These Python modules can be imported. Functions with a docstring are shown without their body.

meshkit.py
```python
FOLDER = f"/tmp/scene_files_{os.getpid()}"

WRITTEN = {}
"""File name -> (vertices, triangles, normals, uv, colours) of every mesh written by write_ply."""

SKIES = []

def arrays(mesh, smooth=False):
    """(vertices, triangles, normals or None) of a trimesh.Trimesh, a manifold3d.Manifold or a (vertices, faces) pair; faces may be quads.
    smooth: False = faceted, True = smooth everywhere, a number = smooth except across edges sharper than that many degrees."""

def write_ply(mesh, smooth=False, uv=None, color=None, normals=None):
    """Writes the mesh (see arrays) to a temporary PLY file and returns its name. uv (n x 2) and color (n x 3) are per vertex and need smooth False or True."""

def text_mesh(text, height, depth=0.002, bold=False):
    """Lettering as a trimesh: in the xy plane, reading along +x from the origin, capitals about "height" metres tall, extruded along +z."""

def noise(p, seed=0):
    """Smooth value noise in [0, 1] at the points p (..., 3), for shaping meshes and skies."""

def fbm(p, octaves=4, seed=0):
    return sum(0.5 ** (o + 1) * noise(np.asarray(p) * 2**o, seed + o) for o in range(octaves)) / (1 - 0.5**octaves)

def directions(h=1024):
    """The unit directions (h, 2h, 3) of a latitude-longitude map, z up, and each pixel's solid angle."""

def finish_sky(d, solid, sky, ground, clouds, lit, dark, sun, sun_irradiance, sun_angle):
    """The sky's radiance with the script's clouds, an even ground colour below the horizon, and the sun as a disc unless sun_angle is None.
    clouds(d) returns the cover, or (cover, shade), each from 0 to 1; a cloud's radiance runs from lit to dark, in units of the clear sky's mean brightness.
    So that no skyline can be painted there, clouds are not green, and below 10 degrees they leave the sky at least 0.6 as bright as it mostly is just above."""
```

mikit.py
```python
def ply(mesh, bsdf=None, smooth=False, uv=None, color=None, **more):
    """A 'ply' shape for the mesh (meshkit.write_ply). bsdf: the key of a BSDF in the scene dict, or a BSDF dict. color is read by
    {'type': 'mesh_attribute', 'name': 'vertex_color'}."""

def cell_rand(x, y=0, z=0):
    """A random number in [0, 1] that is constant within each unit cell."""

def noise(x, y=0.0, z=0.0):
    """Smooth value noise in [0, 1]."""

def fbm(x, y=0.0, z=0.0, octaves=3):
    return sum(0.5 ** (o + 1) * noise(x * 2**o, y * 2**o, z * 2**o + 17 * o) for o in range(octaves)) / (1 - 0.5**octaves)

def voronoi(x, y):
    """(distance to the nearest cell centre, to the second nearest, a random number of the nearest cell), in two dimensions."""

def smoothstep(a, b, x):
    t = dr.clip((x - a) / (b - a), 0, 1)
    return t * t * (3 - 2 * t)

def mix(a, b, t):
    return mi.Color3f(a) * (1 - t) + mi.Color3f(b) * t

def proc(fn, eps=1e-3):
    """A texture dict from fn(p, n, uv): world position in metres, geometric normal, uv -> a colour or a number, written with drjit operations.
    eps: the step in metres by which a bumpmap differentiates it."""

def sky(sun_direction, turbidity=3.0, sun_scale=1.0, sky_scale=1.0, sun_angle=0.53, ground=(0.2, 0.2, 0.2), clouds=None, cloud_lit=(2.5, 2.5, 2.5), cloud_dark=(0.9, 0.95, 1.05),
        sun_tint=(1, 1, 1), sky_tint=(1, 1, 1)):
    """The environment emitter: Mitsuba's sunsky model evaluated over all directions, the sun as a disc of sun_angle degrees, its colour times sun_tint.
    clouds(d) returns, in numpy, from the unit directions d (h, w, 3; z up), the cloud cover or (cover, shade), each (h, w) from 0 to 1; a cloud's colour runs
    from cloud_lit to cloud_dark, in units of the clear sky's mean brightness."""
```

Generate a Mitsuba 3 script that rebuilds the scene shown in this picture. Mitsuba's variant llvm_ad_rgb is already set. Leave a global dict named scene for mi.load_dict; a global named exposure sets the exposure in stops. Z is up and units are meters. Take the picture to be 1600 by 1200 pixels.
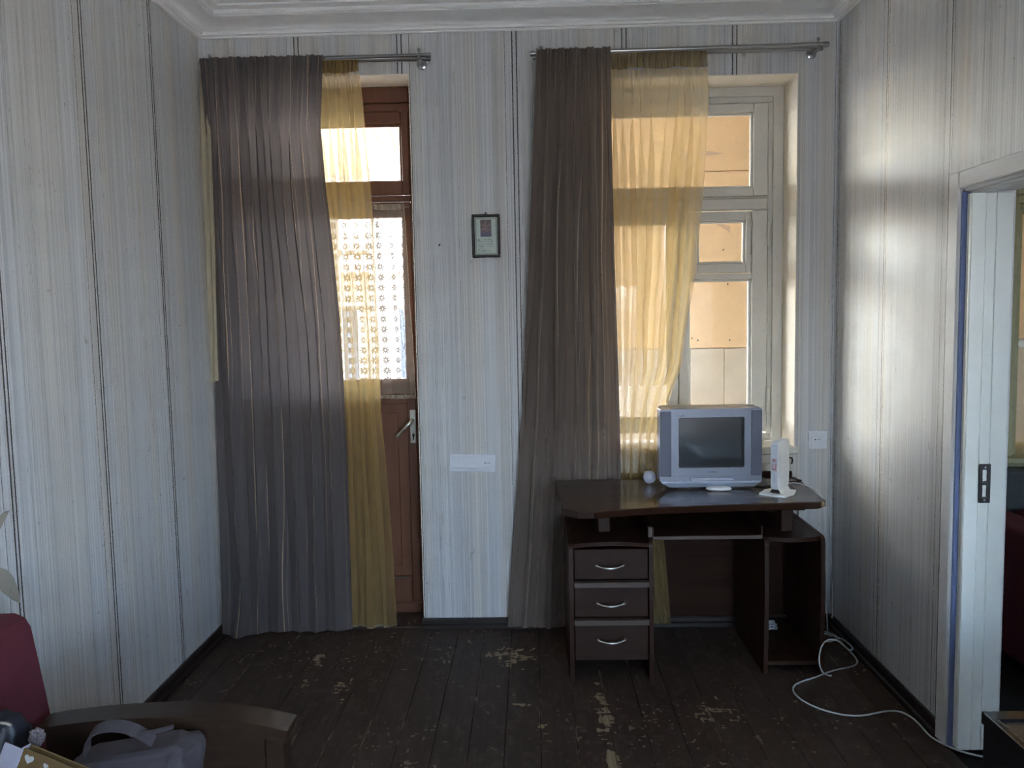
import math, random
import numpy as np, trimesh, mitsuba as mi, drjit as dr
import mikit, meshkit
from mikit import noise, fbm, smoothstep, mix, proc, cell_rand
from shapely.geometry import Polygon, box as sbox
import manifold3d as m3

rng = np.random.default_rng(7)
scene, labels = {}, {}
T = mi.ScalarTransform4f

# ------------------------------------------------------------------ camera, sky, exposure
CAMH = 1.54544
yaw, pitch, roll, FPX = math.radians(1.41287), math.radians(4.86437), math.radians(-1.09445), 1280.6
_f = np.array([-math.sin(yaw) * math.cos(pitch), math.cos(yaw) * math.cos(pitch), -math.sin(pitch)])
_r = np.array([math.cos(yaw), math.sin(yaw), 0.0])
_u = np.cross(_r, _f)
_up = -math.sin(roll) * _r + math.cos(roll) * _u
scene['camera'] = {'type': 'perspective', 'fov': math.degrees(2 * math.atan(800 / FPX)), 'fov_axis': 'x', 'near_clip': 0.05, 'far_clip': 200.0,
                   'to_world': T().look_at(origin=[0, 0, CAMH], target=[float(_f[0]), float(_f[1]), float(CAMH + _f[2])], up=[float(a) for a in _up])}
scene['sky'] = mikit.sky((-0.50, 0.62, 0.66), turbidity=5.0, sun_scale=0.3, sky_scale=1.0, ground=(0.42, 0.41, 0.39), sky_tint=(1.02, 1.0, 1.0))
exposure = 6.98


# ------------------------------------------------------------------ helpers
def C(r, g, b):
    return [((c / 255) / 12.92 if c <= 10 else ((c / 255 + 0.055) / 1.055) ** 2.4) for c in (r, g, b)]


def mat(name, base, rough=0.5, two=True, **kw):
    d = {'type': 'principled', 'base_color': base if isinstance(base, dict) else {'type': 'rgb', 'value': list(base)}, 'roughness': rough, **kw}
    scene['mat_' + name] = {'type': 'twosided', 'bsdf': d} if two else d
    return 'mat_' + name


def add(key, mesh, m, smooth=False, uv=None, label=None, cat=None, group=None, kind=None):
    scene[key] = mikit.ply(mesh, m, smooth=smooth, uv=uv)
    tag(key, label, cat, group, kind)
    return key


def tag(key, label=None, cat=None, group=None, kind=None):
    d = {k: v for k, v in (('label', label), ('category', cat), ('group', group), ('kind', kind)) if v}
    if d:
        labels.setdefault(key, {}).update(d)
    return key


_count = {}


def part(parent, name, mesh, m, smooth=False, uv=None, label=None, kind=None):
    k = parent + '__' + name
    n = _count.get(k, 0)
    _count[k] = n + 1
    key = k if n == 0 else f'{k}_{n:03d}'
    return add(key, mesh, m, smooth, uv, label, kind=kind)


def cbox(x0, x1, y0, y1, z0, z1, c=0.0):
    lo, hi = np.array([min(x0, x1), min(y0, y1), min(z0, z1)]), np.array([max(x0, x1), max(y0, y1), max(z0, z1)])
    if c <= 0:
        b = trimesh.creation.box(extents=hi - lo)
        b.apply_translation((lo + hi) / 2)
        return b
    c = min(c, 0.45 * float((hi - lo).min()))
    pts = []
    for i in range(8):
        s = [(i >> k) & 1 for k in range(3)]
        for a in range(3):
            pts.append([(hi[k] if s[k] else lo[k]) + (0 if k == a else (-c if s[k] else c)) for k in range(3)])
    return trimesh.PointCloud(np.array(pts)).convex_hull


def cat(*ms):
    return trimesh.util.concatenate([m for m in ms])


def ext(poly, axis, lo, hi):
    """extrude a polygon along an axis; polygon coordinates are the two other axes in order (x,y,z)."""
    p = poly if hasattr(poly, 'exterior') else Polygon(poly)
    m = trimesh.creation.extrude_polygon(p, hi - lo, engine='earcut')
    v = np.array(m.vertices)
    a, b, c = v[:, 0], v[:, 1], v[:, 2] + lo
    cols = {0: (c, a, b), 1: (a, c, b), 2: (a, b, c)}[axis]
    m2 = trimesh.Trimesh(np.stack(cols, 1), np.array(m.faces), process=False)
    if axis == 1:
        m2.invert()
    return m2


def curve(points, n=None, closed=False):
    from scipy.interpolate import CubicSpline
    p = np.array(points, float)
    t = np.r_[0, np.cumsum(np.linalg.norm(np.diff(p, axis=0), axis=1) ** 0.5 + 1e-9)]
    n = n or 8 * len(p)
    return CubicSpline(t, p)(np.linspace(0, t[-1], n))


def tube(p, r, sides=8, caps=True):
    p = np.asarray(p, float)
    n = len(p)
    r = np.broadcast_to(np.asarray(r, float), (n,))
    t = np.gradient(p, axis=0)
    t /= np.linalg.norm(t, axis=1, keepdims=True) + 1e-12
    a0 = np.array([0, 0, 1.0]) if abs(t[0, 2]) < 0.9 else np.array([1.0, 0, 0])
    frames, a = [], np.cross(t[0], a0)
    for i in range(n):
        a = a - t[i] * a.dot(t[i])
        a /= np.linalg.norm(a) + 1e-12
        frames.append((a, np.cross(t[i], a)))
    ang = np.arange(sides) * 2 * np.pi / sides
    v = np.array([p[i] + r[i] * (np.cos(ang)[:, None] * frames[i][0] + np.sin(ang)[:, None] * frames[i][1]) for i in range(n)]).reshape(-1, 3)
    f = []
    for i in range(n - 1):
        for j in range(sides):
            k = (j + 1) % sides
            f += [[i * sides + j, i * sides + k, (i + 1) * sides + k], [i * sides + j, (i + 1) * sides + k, (i + 1) * sides + j]]
    if caps:
        v = np.vstack([v, p[:1], p[-1:]])
        for j in range(sides):
            k = (j + 1) % sides
            f += [[n * sides, k, j], [n * sides + 1, (n - 1) * sides + j, (n - 1) * sides + k]]
    return trimesh.Trimesh(v, np.array(f), process=False)


def lathe(profile, sections=24):
    return trimesh.creation.revolve(np.array(profile, float), sections=sections)


def xf(mesh, rot=None, loc=(0, 0, 0), scale=None):
    m = mesh.copy()
    if scale is not None:
        m.apply_scale(scale)
    if rot:
        for ang, ax in rot:
            m.apply_transform(trimesh.transformations.rotation_matrix(math.radians(ang), ax))
    m.apply_translation(loc)
    return m


def rbox(x0, x1, y0, y1, z0, z1, r, seg=10):
    s = m3.Manifold.sphere(r, seg)
    hull = m3.Manifold.batch_hull([s.translate([x, y, z]) for x in (x0 + r, x1 - r) for y in (y0 + r, y1 - r) for z in (z0 + r, z1 - r)])
    m = hull.to_mesh()
    return trimesh.Trimesh(m.vert_properties[:, :3], m.tri_verts, process=False)


def facing(text, h, x, y, z, depth=0.0006, bold=False, center=True):
    """lettering on a face that looks towards -y."""
    m = meshkit.text_mesh(text, h, depth, bold)
    m = xf(m, [(90, [1, 0, 0])])
    b = m.bounds
    m.apply_translation([x - ((b[0, 0] + b[1, 0]) / 2 if center else b[0, 0]), y - b[1, 1], z])
    return m


# ------------------------------------------------------------------ dimensions
D, XL, XR, HC = 3.95, -1.5433, 1.4440, 2.965
YB, WT = -1.9, 0.42            # rear wall, facade thickness
DX0, DX1, DZ = -1.40, -0.553, 2.681   # balcony door opening
WX0, WX1, WZ0, WZ1 = 0.22, 1.262, 0.862, 2.637
RW = 0.17                      # right wall thickness
OY0, OY1, OZ = 1.85, 2.808, 1.935     # doorway in the right wall
PEACH_Y = 5.6

# ------------------------------------------------------------------ wall materials


def wallpaper(name, axis, s0, pitch, offs, seed, special=None):
    """striped embossed paper: s runs along the wall."""
    def fn(p, n, uv):
        s = p.x if axis == 0 else p.y
        z = p.z
        band = noise(s * 9.0 + seed, z * 0.05, 3.1)
        st = 0.5 * noise(s * 420.0 + seed, z * 1.3, 0.0) + 0.3 * noise(s * 170.0 + seed, z * 0.6, 5.0) + 0.2 * noise(s * 60.0 + seed, z * 0.25, 9.0)
        speck = noise(s * 700.0, z * 260.0, 2.0)
        dash = smoothstep(0.62, 0.92, noise(s * 520.0 + seed, z * 9.0, 7.0)) * smoothstep(0.35, 0.75, noise(s * 26.0 + seed, z * 0.12, 1.0))
        warm = smoothstep(0.45, 0.8, noise(s * 15.0 + seed * 3.0, z * 0.1, 8.0))
        c = mix((0.45, 0.455, 0.46), (0.59, 0.595, 0.59), smoothstep(0.22, 0.78, st))
        c = c * mi.Color3f(mix((1, 1, 1), (1.03, 0.97, 0.88), warm * (0.35 + 0.65 * st)))
        c = c * (0.93 + 0.10 * band) * (0.95 + 0.08 * speck)
        c = mix(c, (0.24, 0.20, 0.155), dash * 0.42)
        q = s - s0
        q = q - dr.floor(q / pitch) * pitch
        if special is not None:
            flip = (s > special[0]) & (s < special[1])
            q = dr.select(flip, special[2] - s, q)
        ln = mi.Float(0)
        for o, w, k in offs:
            ln = dr.maximum(ln, k * (1 - smoothstep(w * 0.55, w, dr.abs(q - o))))
        c = mix(c, (0.045, 0.036, 0.03), ln)
        # fly specks and small stains of the old paper
        blot = smoothstep(0.955, 0.985, noise(s * 60.0 + seed, z * 40.0, 4.0))
        return mix(c, (0.22, 0.19, 0.14), blot * 0.45)

    def rel(p, n, uv):
        s = p.x if axis == 0 else p.y
        return 0.6 * noise(s * 420.0 + seed, p.z * 1.3, 0.0) + 0.4 * noise(s * 900.0, p.z * 300.0, 2.0)

    base = {'type': 'principled', 'base_color': proc(fn), 'roughness': 0.42, 'specular': 0.5}
    scene['mat_' + name] = {'type': 'twosided', 'bsdf': {'type': 'bumpmap', 'arbitrary': proc(rel, eps=4e-4), 'scale': 0.0004, 'bsdf': base}}
    return 'mat_' + name


M_back = wallpaper('wallpaper_back', 0, -1.129, 0.5125, [(0.0, 0.0024, 0.75), (0.036, 0.0036, 0.95), (0.056, 0.0034, 0.95)], 11.0, special=(-0.75, -0.40, -0.551))
M_left = wallpaper('wallpaper_left', 1, 2.846, 0.537, [(0.0, 0.0034, 0.75), (0.043, 0.0046, 0.95), (0.060, 0.0042, 0.95)], 23.0)
M_right = wallpaper('wallpaper_right', 1, 2.883, 0.512, [(0.0, 0.0036, 0.95), (0.018, 0.0036, 0.9), (0.056, 0.0026, 0.7)], 37.0)


def worn_paint(base, dark, seed, k=1.0):
    def fn(p, n, uv):
        a = fbm(p.x * 9 + seed, p.y * 9, p.z * 7)
        g = noise(p.x * 120 + seed, p.y * 120, p.z * 120)
        sp = smoothstep(0.80, 0.86, noise(p.x * 70 + seed, p.y * 70, p.z * 55))
        c = mix(base, [b * 0.86 for b in base], a * 0.8 + g * 0.2)
        return mix(c, dark, sp * 0.5 * k)
    return proc(fn)


M_white = mat('old_white_paint', worn_paint((0.64, 0.62, 0.56), (0.30, 0.26, 0.20), 3.0, 0.3), 0.4)
M_reveal = mat('cream_reveal_plaster', worn_paint((0.80, 0.74, 0.63), (0.45, 0.38, 0.28), 8.0, 0.3), 0.65)
M_plaster = mat('white_plaster_cornice', worn_paint((0.88, 0.87, 0.85), (0.6, 0.58, 0.55), 15.0, 0.3), 0.7)
M_ceil = mat('ceiling_paint', (0.78, 0.80, 0.76), 0.8)
M_plain = mat('rear_wall_paint', (0.68, 0.68, 0.68), 0.8)
M_case = mat('white_door_casing', worn_paint((0.66, 0.66, 0.65), (0.42, 0.40, 0.38), 19.0, 0.3), 0.45)
M_bluejamb = mat('blue_film', (0.16, 0.21, 0.40), 0.35)  # flat blue for the jamb edge strip
M_pvc = mat('pale_pvc', (0.72, 0.75, 0.70), 0.38)
M_glass = 'mat_window_glass'
scene[M_glass] = {'type': 'thindielectric', 'int_ior': 1.5}


def wood(c0, c1, seed, axis=2, freq=60.0):
    def fn(p, n, uv):
        q = [p.x, p.y, p.z]
        along = q[axis]
        o = [q[i] for i in range(3) if i != axis]
        g = noise(o[0] * freq + seed, o[1] * freq, along * 2.2)
        g2 = noise(o[0] * freq * 4 + seed, o[1] * freq * 4, along * 5.0)
        b = fbm(o[0] * 7 + seed, o[1] * 7, along * 1.7)
        return mix(c0, c1, dr.clip(0.5 * g + 0.25 * g2 + 0.5 * (b - 0.35), 0, 1))
    return proc(fn)


M_doorwood = mat('red_brown_door_paint', wood((0.098, 0.038, 0.020), (0.155, 0.060, 0.030), 4.0), 0.38)
M_doorlow = M_doorwood
M_desk = mat('dark_walnut_laminate', wood((0.021, 0.0100, 0.0062), (0.040, 0.0175, 0.0105), 6.0, axis=0, freq=40.0), 0.08, specular=0.6)
M_deskbody = mat('walnut_laminate_upright', wood((0.021, 0.0100, 0.0062), (0.040, 0.0175, 0.0105), 9.0, axis=2, freq=40.0), 0.45, specular=0.2)
M_drawer = mat('walnut_drawer_front', wood((0.021, 0.0100, 0.0062), (0.040, 0.0175, 0.0105), 12.0, axis=0, freq=40.0), 0.45, specular=0.2)
M_edge = mat('worn_edge_band', wood((0.05, 0.036, 0.028), (0.10, 0.075, 0.06), 14.0, axis=0, freq=80.0), 0.42)
M_chip = mat('bare_chipboard', (0.36, 0.27, 0.15), 0.8)
M_base = mat('black_brown_baseboard', wood((0.012, 0.009, 0.008), (0.026, 0.018, 0.014), 21.0, axis=0, freq=90.0), 0.4)


# floor: dark brown oil paint, worn through to pale timber along seams and in scuffed patches
PATCH = [(-0.09, 3.60, 0.20, 0.15, 1.0), (-0.42, 3.58, 0.13, 0.10, 0.62), (0.255, 3.10, 0.055, 0.30, 1.1), (0.62, 3.06, 0.17, 0.13, 0.85), (-0.08, 3.13, 0.045, 0.05, 1.0),
         (0.03, 2.98, 0.06, 0.04, 0.8), (0.46, 2.98, 0.10, 0.10, 0.6), (-0.80, 3.28, 0.10, 0.18, 0.7), (-1.0, 3.55, 0.06, 0.16, 0.8), (0.26, 2.72, 0.03, 0.25, 1.0), (0.62, 2.72, 0.07, 0.06, 0.7), (-0.60, 3.10, 0.25, 0.22, 0.42), (0.15, 3.30, 0.10, 0.14, 0.5)]


def floor_col(p, n, uv):
    x, y = p.x, p.y
    g = noise(x * 140, y * 7.0, 1.0)
    b = fbm(x * 5.0, y * 3.0, 2.0)
    d = fbm(x * 40.0, y * 26.0, 4.0)
    c = mix((0.034, 0.0225, 0.018), (0.062, 0.043, 0.034), dr.clip(0.25 * g + 0.75 * b, 0, 1))
    dust = smoothstep(0.5, 0.85, d)
    c = mix(c, (0.090, 0.066, 0.053), dust * 0.35)
    m = mi.Float(0)
    for (px, py, rx, ry, k) in PATCH:
        e = dr.exp(-(dr.square((x - px) / rx) + dr.square((y - py) / ry)))
        m = dr.maximum(m, e * k)
    chip = 0.5 * fbm(x * 20.0, y * 16.0, 6.0, 4) + 0.25 * noise(x * 95.0 + 2 * noise(y * 20.0), y * 22.0, 3.0) + 0.25 * noise(x * 26.0 + 2 * noise(y * 26.0, x * 8.0), y * 105.0, 5.0)
    w = smoothstep(0.0, 0.05, chip - (0.86 - 0.40 * m))
    c = mix(c, mix((0.17, 0.125, 0.075), (0.30, 0.235, 0.15), g), w)
    fleck = smoothstep(0.795, 0.815, 0.6 * noise(x * 38.0 + 3 * noise(y * 30.0, x * 30.0), y * 30.0 + 3 * noise(x * 31.0, y * 29.0, 4.0), 9.0) + 0.4 * noise(x * 90.0, y * 70.0, 2.0)) * smoothstep(0.42, 0.6, fbm(x * 2.0, y * 2.0, 8.0))
    c = mix(c, (0.22, 0.17, 0.11), fleck * 0.7)
    # bare timber showing where the board edges have rubbed
    sx = (x + 1.42) / 0.13
    seam = dr.abs(sx - dr.round(sx)) * 0.13
    rub = (1 - smoothstep(0.0015, 0.006, seam)) * smoothstep(0.50, 0.72, noise(dr.round(sx) * 7.3, y * 3.5, 2.0)) * smoothstep(0.35, 0.7, noise(x * 90.0, y * 28.0, 6.0))
    return mix(c, (0.17, 0.125, 0.085), rub * 0.75)


def floor_rel(p, n, uv):
    return 0.6 * noise(p.x * 60, p.y * 6, 1.0) + 0.4 * fbm(p.x * 24, p.y * 16, 6.0)


scene['mat_floor'] = {'type': 'twosided', 'bsdf': {'type': 'bumpmap', 'arbitrary': proc(floor_rel, eps=2e-3), 'scale': 0.0012,
                      'bsdf': {'type': 'principled', 'base_color': proc(floor_col), 'roughness': 0.55, 'specular': 0.22}}}
M_floor = 'mat_floor'
M_dark = mat('dark_gap', (0.012, 0.010, 0.009), 0.8)

# metals and plastics
M_steel = mat('brushed_steel', (0.36, 0.36, 0.36), 0.16, metallic=1.0)
M_nickel = mat('satin_nickel', (0.62, 0.62, 0.58), 0.3, metallic=0.9)
M_blackmetal = mat('black_plastic', (0.012, 0.012, 0.014), 0.35)
M_whitepl = mat('white_plastic', (0.74, 0.75, 0.76), 0.28)
M_switch = mat('switch_white', (0.66, 0.68, 0.72), 0.25)
M_hole = mat('pin_hole_black', (0.01, 0.01, 0.01), 0.6)

# ------------------------------------------------------------------ setting: floor, walls, ceiling
OX0, OX1, OY_OUT = -3.2, 4.2, 6.7
add('floor', cbox(OX0, OX1, YB - 0.2, OY_OUT + 0.2, -0.20, -0.026), M_dark, label='dark brown painted plank floor worn to pale wood in patches', kind='structure')
xs = np.arange(-1.55 - 0.0, 1.46, 0.13) + 0.0
xs = [-1.543] + [-1.42 + 0.13 * k for k in range(22)] + [1.443]
board_rng = np.random.default_rng(3)
for i in range(len(xs) - 1):
    cuts = [YB]
    y = YB + board_rng.uniform(1.0, 2.6)
    while y < 2.3:
        cuts.append(y)
        y += board_rng.uniform(1.8, 3.0)
    cuts.append(D - 0.002)
    for a, b in zip(cuts[:-1], cuts[1:]):
        dz = board_rng.uniform(-0.0016, 0.0)
        part('floor', 'board', cbox(xs[i] + 0.0007, xs[i + 1] - 0.0007, a + 0.0006, b - 0.0006, -0.026, dz, 0.0014), M_floor)
part('floor', 'threshold_board', cbox(DX0 + 0.002, DX1 - 0.002, D + 0.001, D + 0.30, -0.026, 0.004, 0.004), M_floor)

facade = Polygon([(OX0, 0), (OX1, 0), (OX1, 3.2), (OX0, 3.2)])
NW = (2.30, 3.25, 0.82, 2.02)      # the neighbouring room's window
room_face = sbox(XL - 0.2, 0.0, XR + 0.001, 3.2).difference(sbox(DX0, -1, DX1, DZ)).difference(sbox(WX0, WZ0, WX1, WZ1))
add('wall_back', ext(room_face, 1, D, D + WT), M_back, label='window wall papered in grey striped wallpaper with dark triple lines', kind='structure')
add('wall_left', cbox(XL - 0.2, XL, YB - 0.2, D, 0, 3.2), M_left, label='left side wall papered in grey streaked wallpaper with dark triple lines', kind='structure')
right_face = sbox(YB, 0, D, 3.2).difference(sbox(OY0, -1, OY1, OZ)).difference(sbox(-1.70, 0.80, -0.15, 2.55))
add('wall_right', ext(right_face, 0, XR, XR + RW), M_right, label='right side wall papered in silvery striped wallpaper, pierced by a doorway', kind='structure')
rear = sbox(XL - 0.2, 0, XR + RW, 3.2).difference(sbox(0.38, 0.12, 1.38, 1.92))
add('wall_rear', ext(rear, 1, YB - 0.3, YB), M_plain, label='plain rear wall behind the viewer with a window opening shaped to light the room', kind='structure')
add('ceiling', cbox(XL - 0.2, OX1, YB - 0.2, D + WT, HC, HC + 0.2), M_ceil, label='plain pale ceiling above the cornice', kind='structure')
# unseen rear window: opening shaped to light the room, frame only
for a in ((0.38, 0.43), (0.86, 0.90), (1.33, 1.38)):
    part('window_2', 'frame_bar', cbox(a[0], a[1], YB - 0.2, YB - 0.14, 0.12, 1.92, 0.004), M_white)
for a in ((0.12, 0.20), (0.80, 0.86), (1.87, 1.92)):
    part('window_2', 'frame_bar', cbox(0.38, 1.38, YB - 0.205, YB - 0.145, a[0], a[1], 0.004), M_white)
for a in ((-1.70, -1.64), (-0.955, -0.895), (-0.21, -0.15)):  # side window out of view, added to light the left wall
    part('window_5', 'frame_bar', cbox(XR + 0.06, XR + 0.12, a[0], a[1], 0.80, 2.55, 0.004), M_white)
for a in ((0.80, 0.86), (2.49, 2.55)):
    part('window_5', 'frame_bar', cbox(XR + 0.061, XR + 0.119, -1.64, -0.21, a[0], a[1], 0.004), M_white)
tag('window_5', 'white framed side window added out of view to light the left wall', kind='structure')
tag('window_2', 'white framed rear window behind the viewer, opening shaped to light the room', kind='structure')

# reveals (painted linings of the two openings)
e = 0.004
yb = D + WT - 0.01
yf = D - 0.0015
part('wall_back', 'window_reveal', cat(cbox(WX0, WX0 + e, yf, yb, WZ0, WZ1), cbox(WX1 - e, WX1, yf, yb, WZ0, WZ1), cbox(WX0, WX1, yf, yb, WZ1 - e, WZ1)), M_reveal, label='cream painted window reveal')
part('wall_back', 'door_reveal', cat(cbox(DX0, DX0 + e, yf, yb, 0.004, DZ), cbox(DX1 - e, DX1, yf, yb, 0.004, DZ), cbox(DX0, DX1, yf, yb, DZ - e, DZ)), M_reveal, label='cream painted door reveal')

M_apron = mat('dark_apron_board', wood((0.021, 0.0100, 0.0062), (0.040, 0.0175, 0.0105), 91.0, axis=0), 0.6, specular=0.1)
part('wall_back', 'apron_panel', cat(cbox(WX0, 1.248, D - 0.014, D + 0.002, 0.052, 0.764, 0.003)), M_apron, label='dark board apron below the window')
# cornice: one mitred moulding round the room
prof = [(0.0, 2.862), (0.016, 2.862), (0.018, 2.868), (0.022, 2.870), (0.030, 2.871), (0.032, 2.880), (0.036, 2.884)]
for t in np.linspace(0, 1, 9):
    a = t * math.pi / 2
    prof.append((0.040 + 0.066 * (1 - math.cos(a)), 2.886 + 0.042 * math.sin(a)))
prof += [(0.108, 2.932), (0.116, 2.934), (0.118, 2.938), (0.122, 2.940), (0.124, 2.950), (0.150, 2.955), (0.154, 2.958), (0.156, 2.967), (0.0, 2.967)]
ring = []
for (d, z) in prof:
    ring.append([(XL + d, YB + d, z), (XR - d, YB + d, z), (XR - d, D - d, z), (XL + d, D - d, z)])
ring = np.array(ring)
n = len(prof)
v = ring.reshape(-1, 3)
f = []
for i in range(n - 1):
    for j in range(4):
        k = (j + 1) % 4
        f.append([i * 4 + j, i * 4 + k, (i + 1) * 4 + k, (i + 1) * 4 + j])
add('trim_1', (v, np.array(f)), M_plaster, smooth=28, label='white moulded plaster cornice running around the ceiling', kind='structure')


def base_run(key, a, b, nrm, label, h=0.058):
    a, b, nrm = np.array(a, float), np.array(b, float), np.array(nrm, float)
    pr = [(0, 0), (0.026, 0), (0.026, 0.020), (0.016, 0.024), (0.016, h - 0.008), (0.010, h), (0, h)]
    v = [[*(q[:2] + nrm * d), z + 0.0] for q in (a, b) for d, z in pr]
    m_ = len(pr)
    f = [[i, (i + 1) % m_, m_ + (i + 1) % m_, m_ + i] for i in range(m_)]
    f += [[0, i, i + 1, i + 1] for i in range(1, m_ - 1)] + [[m_, m_ + i + 1, m_ + i, m_ + i] for i in range(1, m_ - 1)]
    add(key, (np.array(v), np.array(f)), M_base, label=label, kind='structure')


base_run('baseboard_pier', (DX1 - 0.012, D), (-0.06, D), (0, -1), 'dark baseboard under the wall pier between door and window', h=0.05)
base_run('baseboard_back', (-0.06, D), (XR, D), (0, -1), 'dark baseboard below the window, behind the desk', h=0.05)
base_run('baseboard_left', (XL, YB), (XL, D), (1, 0), 'dark baseboard along the left wall')
base_run('baseboard_right', (XR, 2.872), (XR, D - 0.02), (-1, 0), 'dark baseboard along the right wall up to the doorway')

# leaf print of the panel paper further along the left wall
M_leaf = mat('leaf_print', worn_paint((0.36, 0.33, 0.27), (0.22, 0.19, 0.15), 31.0), 0.5)


def leaf(key, y0, z0, y1, z1, w, bend):
    t = np.linspace(0, 1, 15)
    ax = np.stack([y0 + (y1 - y0) * t, z0 + (z1 - z0) * t], 1)
    nrm = np.array([-(z1 - z0), y1 - y0])
    nrm /= np.linalg.norm(nrm)
    mid = ax + nrm * (bend * np.sin(np.pi * t))[:, None]
    hw = w * np.sin(np.pi * t) ** 0.8
    pts = np.vstack([mid + nrm * hw[:, None], (mid - nrm * hw[:, None])[::-1]])
    part('wall_left', key, ext(Polygon(pts).buffer(0), 0, XL - 0.001, XL + 0.0008), M_leaf, label='beige leaf motif printed on the wallpaper')


leaf('leaf_motif', 2.20, 0.90, 2.335, 1.00, 0.020, 0.012)
leaf('leaf_motif', 2.20, 0.86, 2.355, 0.712, 0.030, 0.02)

# ------------------------------------------------------------------ window 1
W = 'window_1'
tag(W, 'old white painted wooden window with transom and a small vent sash', kind='structure')
Y0, Y1 = 4.14, 4.20      # sash faces
FX = 1.182
part(W, 'frame_jamb', cat(cbox(FX, WX1 - e, 4.16, 4.26, WZ0, WZ1 - e, 0.006), cbox(1.205, WX1 - e, 4.145, 4.16, WZ0, WZ1 - e, 0.004)), M_white)
part(W, 'frame_jamb', cbox(WX0 + e, 0.285, 4.16, 4.26, WZ0, WZ1 - e, 0.006), M_white)
part(W, 'frame_head', cat(cbox(WX0 + e, WX1 - e, 4.158, 4.262, 2.555, WZ1 - e, 0.006), cbox(WX0 + e, WX1 - e, 4.143, 4.158, 2.585, WZ1 - e, 0.004)), M_white)
part(W, 'transom_rail', cat(cbox(0.285, FX, 4.156, 4.258, 2.040, 2.098, 0.005), cbox(0.285, FX, 4.150, 4.200, 2.098, 2.104, 0.002)), M_white)


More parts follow.
